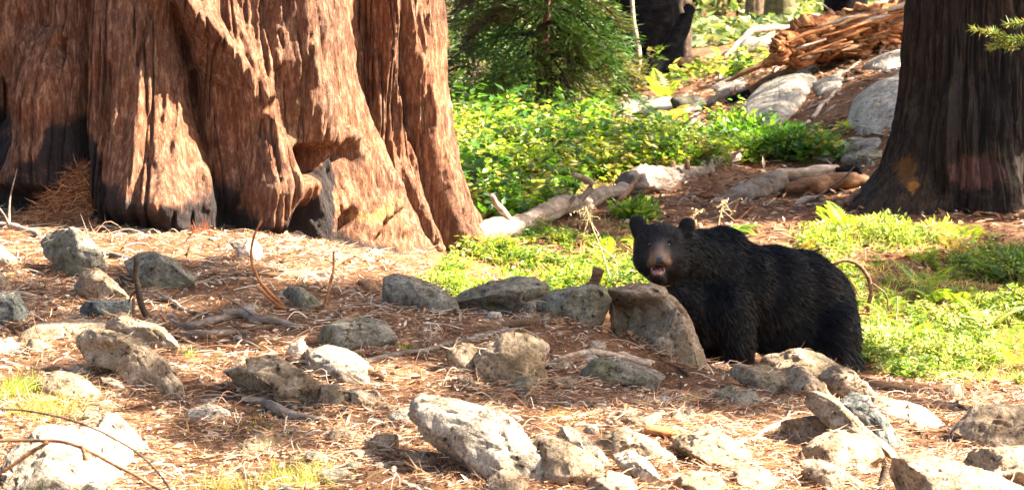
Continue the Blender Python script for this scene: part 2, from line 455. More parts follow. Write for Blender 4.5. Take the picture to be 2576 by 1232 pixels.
SCX, SCY = float((440 - 1288) / F * 21.0), 21.0
def seq_R(Z, T):
    zz = np.clip(Z, -0.3, 30)
    fl = np.interp(zz, [-.1, .1, .33, .56, .83, 1.09, 1.33, 1.62, 2.2], [.88, .80, .68, .55, .40, .26, .16, .07, .02])
    w_ = .62 + .38 * sm(.15, .9, np.sin(T)) - .15 * sm(.2, 1, -np.sin(T))
    return 1.22 + fl * w_ - .022 * np.maximum(zz - 2.2, 0)
SBX, SBY = float((935 - 1288) / F * 21.9), 21.9
def stem_R(Z, T):
    zz = np.clip(Z, -0.3, 30)
    return np.interp(zz, [-.1, .03, .415, .78, 1.12, 1.58, 2.19], [.95, .91, .76, .61, .52, .45, .395]) * (1 - .12 * sm(0, 1, np.cos(T)) * (1 - sm(1, 2, zz))) - .01 * np.maximum(zz - 2.2, 0)
SLX, SLY = float((-75 - 1288) / F * 21.5), 21.5
def left_R(Z, T):
    return .36 + .22 * np.exp(-np.clip(Z - .5, -.5, 30) / .6) - .008 * np.maximum(Z - 2.2, 0)
RIDGES = [
 [(0,462,.26,55,40),(60,512,.28,55,38),(130,562,.28,52,36),(220,610,.28,50,34),(300,638,.26,50,34),(370,670,.24,60,40),(450,697,.2,60,40),(560,705,.12,60,50)],
 [(80,600,.10,14,16),(150,618,.16,16,18),(220,634,.12,16,18)],
 [(0,728,.24,60,60),(60,735,.27,60,60),(150,725,.27,70,80),(260,762,.26,70,70),(330,790,.22,60,50),(400,815,.08,60,30)],
 [(0,842,.05,20,16),(200,860,.05,20,16),(300,885,.06,24,20),(380,920,.07,30,22),(470,968,.08,34,24),(560,1015,.08,34,26)],
 [(300,832,.02,14,12),(340,850,.16,20,15),(380,872,.2,24,20),(430,905,.22,28,24),(480,930,.2,28,22),(560,958,.14,28,20)],
 [(0,985,.13,40,12),(150,972,.12,36,12),(300,958,.07,30,14)],
 [(0,1034,.08,26,26),(200,1050,.10,26,28),(330,1070,.12,30,34),(480,1110,.15,30,38),(600,1148,.15,30,36),(690,1176,.12,30,34)],
 [(400,1010,.0,16,16),(470,1022,.13,24,18),(540,1045,.14,24,20),(620,1085,.12,26,20)],
 [(0,1078,.05,12,9),(200,1096,.06,12,9),(400,1132,.06,12,9),(600,1196,.07,14,10)],
 [(60,115,.0,60,60),(120,110,.16,60,60),(250,120,.26,70,75),(380,110,.22,70,70),(450,90,.2,70,60)],
 [(0,70,.22,34,30),(80,62,.2,30,24),(200,28,.16,24,20)],
 [(0,360,.18,120,90),(200,365,.22,120,95),(400,390,.30,135,115),(500,400,.36,140,120),(560,400,.3,140,110)],
 [(100,485,.0,20,20),(150,486,.10,22,14),(200,474,.09,20,12),(230,468,.0,18,12)],
 [(380,520,.0,16,16),(430,524,.10,20,14),(520,536,.10,22,14),(560,545,.05,20,14)],
 [(380,640,.05,40,30),(480,650,.12,40,30),(560,660,.1,40,30)],
]
GROOVES = [
 [(0,42,-.28,18,16),(100,34,-.28,18,16),(200,18,-.3,22,20),(400,20,-.3,26,20)],
 [(0,220,-.16,16,12),(250,222,-.15,16,12),(500,218,-.14,20,18)],
 [(0,432,-.16,18,14),(100,458,-.2,18,16),(200,486,-.24,20,20),(350,508,-.16,18,16),(450,538,-.14,16,16),(560,556,-.16,18,18)],
 [(0,786,-.14,10,12),(200,800,-.14,10,12),(300,820,-.1,12,12)],
 [(0,1004,-.08,7,8),(200,1012,-.1,7,8),(350,1042,-.1,7,8),(500,1078,-.12,8,10),(640,1126,-.12,8,12)],
 [(0,1062,-.06,7,7),(300,1092,-.06,7,7),(560,1160,-.07,8,8),(690,1210,-.07,8,8)],
 [(90,172,-.0,10,8),(120,78+92,-.12,14,8),(180,176,-.0,10,8)],
]
def seq_disp(T, Z, u, v, base):
    front = np.cos(np.clip(np.abs(T) - 1.1, 0, 0.75) / 0.75 * np.pi / 2) ** 1
    front = np.where(np.abs(T) > 1.85, 0, front)
    vv = np.clip(v, -0.0, 760) + np.minimum(v, 0) * 0.0
    # wobble the picture-space lines a little so that no fold is ruled
    wob = 9 * fbm(v3(T * 3, Z * 2.2, 0), 3, 31)
    d = 0
    for r in RIDGES:
        if (r[0][1] > 960 or r[-1][1] > 1080) == STEM: d = d + 1.15 * ridge(u + wob, vv, r)
    for r in GROOVES:
        if (r[0][1] > 960) == STEM: d = d + 1.35 * ridge(u + wob, vv, r)
    d = d - .5 * blob(u + wob, v, 768, 405, 36, 34, 4) + .06 * blob(u, v, 700, 460, 50, 50) - .12 * blob(u, v, 838, 388, 14, 26, 2)
    d = d - .26 * blob(u + wob, v, 600, 560, 34, 60) - .32 * blob(u + wob, v, 762, 565, 46, 52, 3) - .3 * blob(u + wob, v, 885, 590, 26, 50, 3)
    d = d - .16 * blob(u + wob, v, 345, 575, 90, 40, 3) + .05 * blob(u, v, 770, 462, 36, 18) - .10 * blob(u, v, 60, 300, 20, 60)
    d = d - .12 * blob(u, v, 960, 560, 14, 40)
    ang = .13 * np.sin(7 * T + 1.3) + .09 * np.sin(13 * T + .4 + .2 * Z) + .05 * np.sin(23 * T)
    d = d * front + ang * (1 - front)
    d = d * np.where(Z > 2.6, np.exp(-(Z - 2.6) / 12), 1)
    s = T * (.6 if STEM else 1.5)
    if STEM: s = s + 40
    d = d + .045 * fbm(v3(s * 3, Z * 1.6, 2), 4, 40)
    sw = s + .05 * fbm(v3(s * 2, Z * 2.2, 5), 3, 41)
    rn = 1 - 2.2 * np.abs(fbm(v3(sw * 7.5, Z * .75, 7), 3, 42)); d = d + (.05 if STEM else .036) * (rn - .5)
    rn = 1 - 2.2 * np.abs(fbm(v3(sw * 20, Z * 1.5, 9), 3, 43)); d = d + (.028 if STEM else .018) * (rn - .5)
    d = d + .010 * fbm(v3(s * 11, Z * 1.2, 7), 4, 44) + .011 * fbm(v3(s * 48, Z * 7, 3), 3, 47) + .007 * fbm(v3(s * 40, Z * 26, 3), 2, 48)
    fl = np.abs(fbm(v3(s * 14, Z * .8, 3), 3, 55))
    d = d - .05 * (1 - sm(0, .12, fl))
    low = sm(480, 620, v)
    d = d + low * .06 * fbm(v3(s * 6, Z * 6, 1), 4, 60)
    wu = u + 34 * fbm(v3(s * 5, Z * 5, 4), 4, 71); wv = v + 46 * fbm(v3(s * 7, Z * 5, 6), 4, 72)
    TOP = np.array([(-200,250),(0,255),(38,300),(45,420),(90,400),(140,350),(165,275),(205,290),(222,330),(262,350),(285,440),(330,470),(400,478),(470,470),(520,470),(560,455),(600,465),(640,560),(690,585),(715,500),(790,505),(812,430),(822,360),(836,430),(850,560),(905,560),(950,600),(1000,650),(1090,640),(1140,600),(1180,640),(1240,690)], float)
    top = np.interp(wu, TOP[:, 0], TOP[:, 1])
    char = sm(-35, 50, wv - top) * (.98 + .35 * fbm(v3(s * 6, Z * 4, 8), 3, 73))
    char = char * (1 - .75 * blob(wu, wv, 60, 435, 60, 18)) * (1 - .7 * blob(wu, wv, 430, 500, 60, 30)) * (1 - .6 * blob(wu, wv, 400, 450, 60, 22))
    for c_ in [(172,330,20,50,.75),(835,470,16,60,.8),(768,398,30,30,.5)]:
        char = np.maximum(char, c_[4] * blob(wu, wv, *c_[:4], 2))
    char = char * front
    raw = np.maximum(blob(wu, wv, 920, 532, 18, 24, 2), 0) * front
    rc = np.broadcast_to(np.array([0.75, 0.42, 0.14]), T.shape + (3,)).copy()
    red = blob(u, v, 770, 408, 36, 36, 3) * front
    raw = np.maximum(raw, red); rc[red > .3] = (0.40, 0.10, 0.03)
    return d, {'char': char, 'raw': raw, 'rawcol': rc}
zs = np.concatenate([np.arange(-0.1, 2.45, 0.0115), np.geomspace(2.5, 16, 26)])
STEM = False
pv, pf, pa = trunk(SCX, SCY, seq_R, seq_disp, zs, 560, 80)
seq = empty('giant_sequoia_tree', (SCX, SCY, 0.4), 'massive fluted red-brown tree trunk with soot-blackened foot, filling the left side', 'tree')
put(link('trunk', mesh('trunk', pv, pf, True, pa), M_SEQ), seq)
STEM = True
pv, pf, pa = trunk(SBX, SBY, stem_R, seq_disp, zs, 300, 50)
put(link('fused_stem', mesh('fused_stem', pv, pf, True, pa), M_SEQ), seq)
pv, pf, pa = trunk(SLX, SLY, left_R, seq_disp, zs, 160, 40)
put(link('fused_stem', mesh('fused_stem', pv, pf, True, pa), M_SEQ), seq)

# ------------------------------------------------------------------ burnt tree on the right
BU, BD = 2446, 24.0
BCX = (BU - 1288) / F * BD
def bur_R(Z, T):
    left = sm(0.0, 1.0, -np.sin(T))
    zz = np.clip(Z - .3, -.4, 30)
    return 0.505 + (0.12 + .50 * left) * np.exp(-zz / 0.40) + .13 * np.exp(-zz / 1.3) - .012 * np.maximum(Z - 2.4, 0)
def bur_disp(T, Z, u, v, base):
    s = T * .6
    rn = 1 - 2.2 * np.abs(fbm(v3(s * 16, Z * 1.3, 9), 3, 143))
    d = .03 * (rn - .5) + .05 * fbm(v3(s * 5, Z * 1.1, 2), 4, 140) + .03 * fbm(v3(s * 26, Z * 2.2, 7), 4, 144) + .01 * fbm(v3(s * 70, Z * 9, 3), 3, 147)
    fl = np.abs(fbm(v3(s * 20, Z * 1.6, 3), 3, 155)); d = d - .022 * (1 - sm(0, .12, fl))
    low = sm(330, 520, v)
    d = d + low * (.12 * np.sin(5 * T + .6) + .07 * fbm(v3(s * 6, Z * 6, 1), 4, 160))
    d = d + .07 * ridge(u, v, [(250,2395,1,20,20),(400,2380,1,30,24),(520,2360,1,40,30)]) - .09 * ridge(u, v, [(200,2480,0,14,14),(300,2478,1,14,14),(380,2470,.5,14,14)])
    d = d - .10 * blob(u, v, 2345, 470, 22, 50) - .05 * blob(u, v, 2268, 430, 30, 50)
    wu = u + 30 * fbm(v3(s * 9, Z * 6, 4), 4, 71); wv = v + 40 * fbm(v3(s * 9, Z * 6, 6), 4, 72)
    char = .5 + .3 * fbm(v3(s * 4, Z * 1.3, 9), 3, 9) - .45 * sm(380, 520, v) + .35 * blob(u, v, 2500, 250, 70, 160)
    raw = np.zeros_like(T); rc = np.zeros(T.shape + (3,))
    for (cu, cv, ru, rv, col) in [(2275, 432, 34, 44, (.30, .14, .04)), (2292, 475, 14, 18, (.75, .30, .06)), (2440, 440, 60, 46, (.30, .14, .12)), (2500, 430, 34, 50, (.20, .09, .08)), (2570, 430, 30, 40, (.5, .42, .34))]:
        k = blob(wu, wv, cu, cv, ru, rv, 2); raw = np.maximum(raw, k); rc[k > .25] = col
    char = char * (1 - raw)
    return d, {'char': char, 'raw': raw * 1.15, 'rawcol': rc}
zs = np.concatenate([np.arange(0.0, 2.45, 0.015), np.geomspace(2.5, 18, 24)])
pv, pf, pa = trunk(BCX, BD, bur_R, bur_disp, zs, 330, 60)
bt = empty('burnt_tree', (BCX, BD, 0.45), 'thick charred black tree trunk with flaring foot at the right edge', 'tree')
put(link('trunk', mesh('trunk', pv, pf, True, pa), M_BURNT), bt)

# ------------------------------------------------------------------ simpler trunks and conifers behind
def simple_trunk(u0, D, r, htop, lean=(0, 0), seed=0, z0=None, K=60, sides=40):
    x0 = (u0 - 1288) / F * D
    z0 = (float(h_exact(x0, D)) - .2) if z0 is None else z0
    t = np.linspace(0, 1, K) ** 1.6
    z = z0 + t * (htop - z0)
    c = np.stack([x0 + lean[0] * (z - z0), D + lean[1] * (z - z0), z], 1)
    rr = r * (1 - .6 * t) + r * .35 * np.exp(-(z - z0) / .5)
    v, f = tubes(c, rr[None], sides)
    th = np.arctan2(v[:, 1] - np.interp(v[:, 2], c[:, 2], c[:, 1]), v[:, 0] - np.interp(v[:, 2], c[:, 2], c[:, 0]))
    n = fbm(v3(np.cos(th) * 3, np.sin(th) * 3, v[:, 2] * 1.2 + seed * 9), 4, 70 + seed)
    ax = np.stack([np.interp(v[:, 2], c[:, 2], c[:, 0]), np.interp(v[:, 2], c[:, 2], c[:, 1]), v[:, 2]], 1)
    v = ax + (v - ax) * (1 + .22 * n[:, None])
    return v, f, c
def fir_crown(c, zlo, zhi, nb, rmax, per=70, L=.13, W=.035, seed=0, pal=None, droop=.35, rmin=.25, gap=0.0):
    r = np.random.default_rng(1000 + seed)
    zb = r.uniform(zlo, zhi, nb) ; az = r.uniform(0, 2 * np.pi, nb)
    Lb = rmax * (1 - .75 * (zb - zlo) / max(zhi - zlo, .1) * gap) * r.uniform(.45, 1, nb)
    root = np.stack([np.interp(zb, c[:, 2], c[:, 0]), np.interp(zb, c[:, 2], c[:, 1]), zb], 1)
    out = np.stack([np.cos(az), np.sin(az), np.zeros(nb)], 1)
    t = r.uniform(rmin, 1, (nb, per)) ** .8
    rise = r.uniform(-.15, .25, nb)
    pos = root[:, None] + out[:, None] * (Lb[:, None] * t)[..., None]
    pos[..., 2] += (rise[:, None] * t - droop * t ** 2) * Lb[:, None]
    spread = .22 * Lb[:, None] * np.sin(np.clip(t, 0, 1) * 2.6 + .3)
    side = np.stack([-np.sin(az), np.cos(az), np.zeros(nb)], 1)
    sv = r.normal(size=(nb, per)); pos += side[:, None] * (sv * spread)[..., None]
    pos[..., 2] += r.normal(size=(nb, per)) * .05 - np.abs(sv) * .06
    d = out[:, None] * .8 + side[:, None] * sv[..., None] * .7 + r.normal(size=(nb, per, 3)) * .35 + np.array([0, 0, -.25])
    N = nb * per
    nr = np.array([0, 0, 1.]) + r.normal(size=(N, 3)) * .6
    v, f = leafquads(pos.reshape(-1, 3), d.reshape(-1, 3), nr, L * r.uniform(.6, 1.4, N), W * r.uniform(.6, 1.5, N), .1)
    pal = pal or [(.035, .085, .02), (.06, .12, .025), (.025, .06, .02), (.11, .16, .04)]
    pc = np.array(pal)[r.integers(0, len(pal), nb)][:, None] * r.uniform(.7, 1.35, (nb, per, 1))
    tt = np.repeat(pc.reshape(-1, 3), 4, axis=0)
    # limbs
    K = 5; tk = np.linspace(0, 1, K)
    lp = root[:, None] + out[:, None] * (Lb[:, None] * tk)[..., None]
    lp[..., 2] += (rise[:, None] * tk - droop * tk ** 2) * Lb[:, None]
    lv, lf = tubes(lp, np.broadcast_to(np.linspace(.016, .004, K), (nb, K)) * (1 + rmax * .4), 4)
    return (v, f, tt), (lv, lf)
def tree(name, label, u0, D, r, htop, mat, crown=None, lean=(0, 0), seed=0, group=None, z0=None, cat='tree', limbmat=None):
    v, f, c = simple_trunk(u0, D, r, htop, lean, seed, z0)
    e = empty(name, tuple(c[0]), label, cat, group)
    put(link('trunk', mesh('trunk', v, f), mat), e)
    if crown:
        (cv, cf, tt), (lv, lf) = fir_crown(c, seed=seed, **crown)
        put(link('crown', mesh('crown', cv, cf, False, {'tint': tt}), M_NEEDLE), e)
        put(link('limb', mesh('limb', lv, lf), limbmat or M_BARKD), e)
    return e
M_BARKR = wood_mat('bark_reddish', (0.05, 0.02, 0.012), (0.13, 0.055, 0.035), (0.22, 0.11, 0.075))
M_BARKM = wood_mat('bark_mossy', (0.04, 0.03, 0.015), (0.10, 0.085, 0.04), (0.18, 0.16, 0.07))
M_BARKG = wood_mat('bark_brown', (0.06, 0.04, 0.025), (0.14, 0.095, 0.06), (0.24, 0.17, 0.11))
near_pal = [(.045, .11, .02), (.07, .16, .025), (.03, .08, .018), (.15, .25, .04), (.16, .15, .06), (.08, .06, .035)]
tree('young_fir_tree', 'bushy green conifer with reddish trunk and drooping boughs right of the giant trunk', 1370, 31.5, .085, 9, M_BARKR,
     dict(zlo=1.05, zhi=6.5, nb=190, rmax=1.3, per=270, L=.12, W=.019, pal=near_pal, droop=.5), seed=1)
tree('young_fir_tree', 'dark green conifer squeezed between the giant trunk and the bushy conifer', 1190, 34.0, .075, 8, M_BARKD,
     dict(zlo=1.0, zhi=6.0, nb=110, rmax=1.15, per=200, L=.12, W=.02, pal=near_pal[:3] + [(.09, .10, .04)], droop=.45), seed=2)
tree('dark_trunk_tree', 'slim dark trunk just beside the edge of the giant trunk', 1112, 40, .11, 9, M_BARKD, None, seed=3)
tree('charred_tree', 'broad coal-black burnt trunk behind the leaning charred log', 1612, 38, .52, 12, M_CHAR, None, seed=4)
tree('brown_trunk_tree', 'brown trunk rising behind the leaning charred log', 1690, 41, .17, 12, M_BARKD, None, seed=5)
tree('dark_trunk_tree', 'narrow dark trunk right behind the tip of the leaning charred log', 1716, 43, .13, 12, M_BARKD, None, seed=6)
tree('thin_trunk_tree', 'thin olive trunk standing alone before bright forest', 1806, 58, .13, 12, M_BARKM, None, (0.03, 0), seed=7)
tree('mossy_trunk_tree', 'dark straight trunk above the curved silver log', 1900, 52, .18, 12, M_BARKG, None, seed=8)
tree('mossy_trunk_tree', 'thick moss-tinted trunk next to the straight dark one', 1962, 50, .24, 12, M_BARKM, None, seed=9)
tree('charred_tree', 'black burnt trunk above the rotten orange log', 2128, 44, .30, 12, M_CHAR, None, seed=10)
gb = 'far forest trees closing the view'
farpal = [(.10, .15, .05), (.15, .20, .08), (.06, .10, .035), (.22, .23, .11)]
fr = np.random.default_rng(5)
spots = [(1150, 66), (1240, 74), (1330, 62), (1440, 70), (1540, 78), (1640, 66), (1740, 72), (1775, 84), (1845, 76), (1860, 96), (1925, 70), (2005, 80), (2030, 66), (2065, 90), (2180, 74), (2240, 64), (2330, 70), (2420, 80), (2520, 72), (1700, 100), (1800, 104), (1960, 108), (2090, 110), (2000, 98), (1900, 112), (1300, 96), (1480, 104)]
for i, (u0, D) in enumerate(spots):
    tree('far_fir_tree', 'pale sunlit fir in the hazy forest far behind', u0, D, fr.uniform(.12, .26), 15, (M_BARKG, M_BARKM, M_BARKR)[i % 3],
         dict(zlo=.3, zhi=6.5, nb=190, rmax=fr.uniform(1.8, 3.2), per=44, L=.30, W=.13, pal=farpal, droop=.3), seed=20 + i, group=gb)

for i, (u0, D) in enumerate([(1760, 54), (1782, 66), (1828, 62), (1860, 57), (1938, 60), (2000, 56), (2022, 68), (2048, 60), (1745, 75), (1150, 52), (1235, 58), (1290, 50), (1420, 55), (1480, 60), (1545, 52)]):
    tree('far_trunk_tree', 'slim dark trunk standing in the far forest', u0, D, .07 + .05 * (i % 3), 12, (M_BARKD, M_BARKG, M_BARKM)[i % 3], None, ((i % 5 - 2) * .015, 0), seed=80 + i, group='slim far trunks')
# undergrowth and saplings of the far forest floor
r = np.random.default_rng(61); N = 44000
y = r.uniform(46, 118, N); u_ = r.uniform(1050, 2576, N); x = (u_ - 1288) / F * y; z = h_exact(x, y)
cl = fbm(v3(x * .25, y * .12, 3), 3, 9); hh = np.clip(.7 + 2.6 * cl, .05, 2.2) * r.random(N) ** .7 * (.6 + .012 * y)
a = r.uniform(0, 6.28, N)
vv, ff = leafquads(v3(x, y, z + hh), np.stack([np.cos(a), np.sin(a), r.normal(size=N) * .4], 1), np.array([0, 0, 1.]) + r.normal(size=(N, 3)) * .7, r.uniform(.12, .36, N), r.uniform(.08, .2, N), .1)
link('far_undergrowth', mesh('far_undergrowth', vv, ff, False, {'tint': tints(N, 4, farpal, .35, r)}), M_NEEDLE, None, 'pale green undergrowth on the floor of the far forest', 'undergrowth', kind='stuff')
# ------------------------------------------------------------------ stones
_ico = {}; ROCKS = []
def ico(level):
    if level not in _ico:
        bm = bmesh.new(); bmesh.ops.create_icosphere(bm, subdivisions=level, radius=1)
        _ico[level] = (np.array([v.co[:] for v in bm.verts]), np.array([[v.index for v in f.verts] for f in bm.faces])); bm.free()
    return _ico[level]
def rock(poly, label, mat=None, t=None, lean=.45, D=None, seed=0, box=.66, cuts=11, rough=1.0, name='stone', sink=.5, cat='rock', group=None, facets=(), cuts_=None, yaw=None, grow=1.0, bites=()):
    gc = np.mean(poly, axis=0); poly = [tuple(gc + (np.array(q) - gc) * grow) for q in poly]
    Dgiven = D
    r = np.random.default_rng(300 + seed)
    pu = np.array([q[0] for q in poly], float); pv_ = np.array([q[1] for q in poly], float)
    cu, cv = (pu.min() + pu.max()) / 2, (pv_.min() + pv_.max()) / 2
    wpx, hpx = np.ptp(pu), np.ptp(pv_)
    Dg = ground_D(cu, pv_.max() - .1 * hpx)
    w_m = wpx / F * Dg
    th = (t if t else .6) * w_m * .5
    if D is None: D = Dg + th * .6 + max(lean, 0) * hpx / F * Dg * .42
    if cuts_ is not None: cuts = cuts_
    # radial outline
    q = np.concatenate([np.stack([np.linspace(pu[i], pu[(i+1) % len(pu)], 24, endpoint=False), np.linspace(pv_[i], pv_[(i+1) % len(pu)], 24, endpoint=False)], 1) for i in range(len(pu))])
    ang = np.arctan2(-(q[:, 1] - cv), q[:, 0] - cu); rad = np.hypot(q[:, 0] - cu, q[:, 1] - cv)
    o = np.argsort(ang); ang, rad = ang[o], rad[o]
    ang = np.concatenate([ang - 2*np.pi, ang, ang + 2*np.pi]); rad = np.tile(rad, 3)
    V, Fc = ico(5 if wpx > 95 else 4)
    phi = np.arctan2(V[:, 2], V[:, 0]); rho = np.hypot(V[:, 0], V[:, 2])
    R = np.interp(phi, ang, rad)
    lowh = sm(.05, .5, -V[:, 2]); k = np.clip(rho, 1e-6, 1) ** (box * (1 - lowh) + .42 * lowh)
    m = D / F
    X = np.cos(phi) * R * k * m; Zz = np.sin(phi) * R * k * m
    Y = np.sign(V[:, 1]) * np.abs(V[:, 1]) ** (.85 * (1 - lowh) + .5 * lowh) * th
    p = np.stack([X, Y, Zz], 1)
    p[:, 1] += lean * p[:, 2]
    if yaw is None:
        bl = pv_[pu < cu - .15 * wpx].max(); br = pv_[pu > cu + .15 * wpx].max()
        yaw = (ground_D(cu + .3 * wpx, br) - ground_D(cu - .3 * wpx, bl)) / (.6 * wpx * m) if Dgiven is None else 0
        yaw = float(np.clip(yaw, -1.3, 1.3)) * .5
    p[:, 1] += yaw * p[:, 0]
    for kk in range(cuts):
        n = r.normal(size=3); n[1] = -abs(n[1]) * 1.3 if r.random() < .7 else n[1]; n /= np.linalg.norm(n)
        s = p @ n; off = s.max() * r.uniform(.6, .9)
        p = p - n * (np.maximum(s - off, 0) * .93)[:, None]
    for (n, fo) in facets:
        n = np.array(n, float); n /= np.linalg.norm(n); s = p @ n; off = s.max() * fo
        p = p - n * (np.maximum(s - off, 0) * .95)[:, None]
    sz = math.sqrt(w_m * hpx * m)
    nn = V / np.linalg.norm(V, axis=1, keepdims=True)
    s3 = p / sz
    dd = .06 * fbm(s3 * 2.1 + seed * 3.1, 4, seed) + .05 * fbm(s3 * 6 + seed, 4, seed + 5) 
    vn = np.abs(fbm(s3 * 3.2 + seed * 7, 3, seed + 9)); dd -= .05 * (1 - sm(0, .08, vn))
    dd += .016 * fbm(s3 * 22, 3, seed + 12)
    for (b_u, b_v, b_ru, b_rv, b_d) in bites:
        uu, vv = UV(P(cu, cv, D) + p); p[:, 1] += b_d * blob(uu, vv, b_u, b_v, b_ru, b_rv, 3) * (V[:, 1] < .1)
    if mat is M_PALE: dd -= .045 * sm(.18, .34, fbm(s3 * 8 * np.array([1, 1, 1.6]) + seed, 2, seed + 21))
    else: dd -= .02 * sm(.2, .36, fbm(s3 * 9 + seed, 2, seed + 21))
    p = p + nn * (dd * sz * rough * .78)[:, None]
    for ax, ext in ((0, wpx * m), (2, hpx * m)):      # bring the whole back to its measured width and height
        lo_, hi_ = p[:, ax].min(), p[:, ax].max()
        p[:, ax] = (p[:, ax] - (lo_ + hi_) / 2) * ext / (hi_ - lo_)
    low = p[:, 2] < -.15 * hpx * m
    p[:, 2] = np.where(low, p[:, 2] - sink * hpx * m * sm(0, .35 * hpx * m, -.15 * hpx * m - p[:, 2]), p[:, 2])
    c = P(cu, cv, D)
    ROCKS.append((c + p, Fc))
    ob = link(name, mesh(name, p, Fc, True), mat or M_TAN, None, label, cat, group)
    ob.location = c
    return ob
G, T_, PL, DK = M_GREY, M_TAN, M_PALE, M_DARK
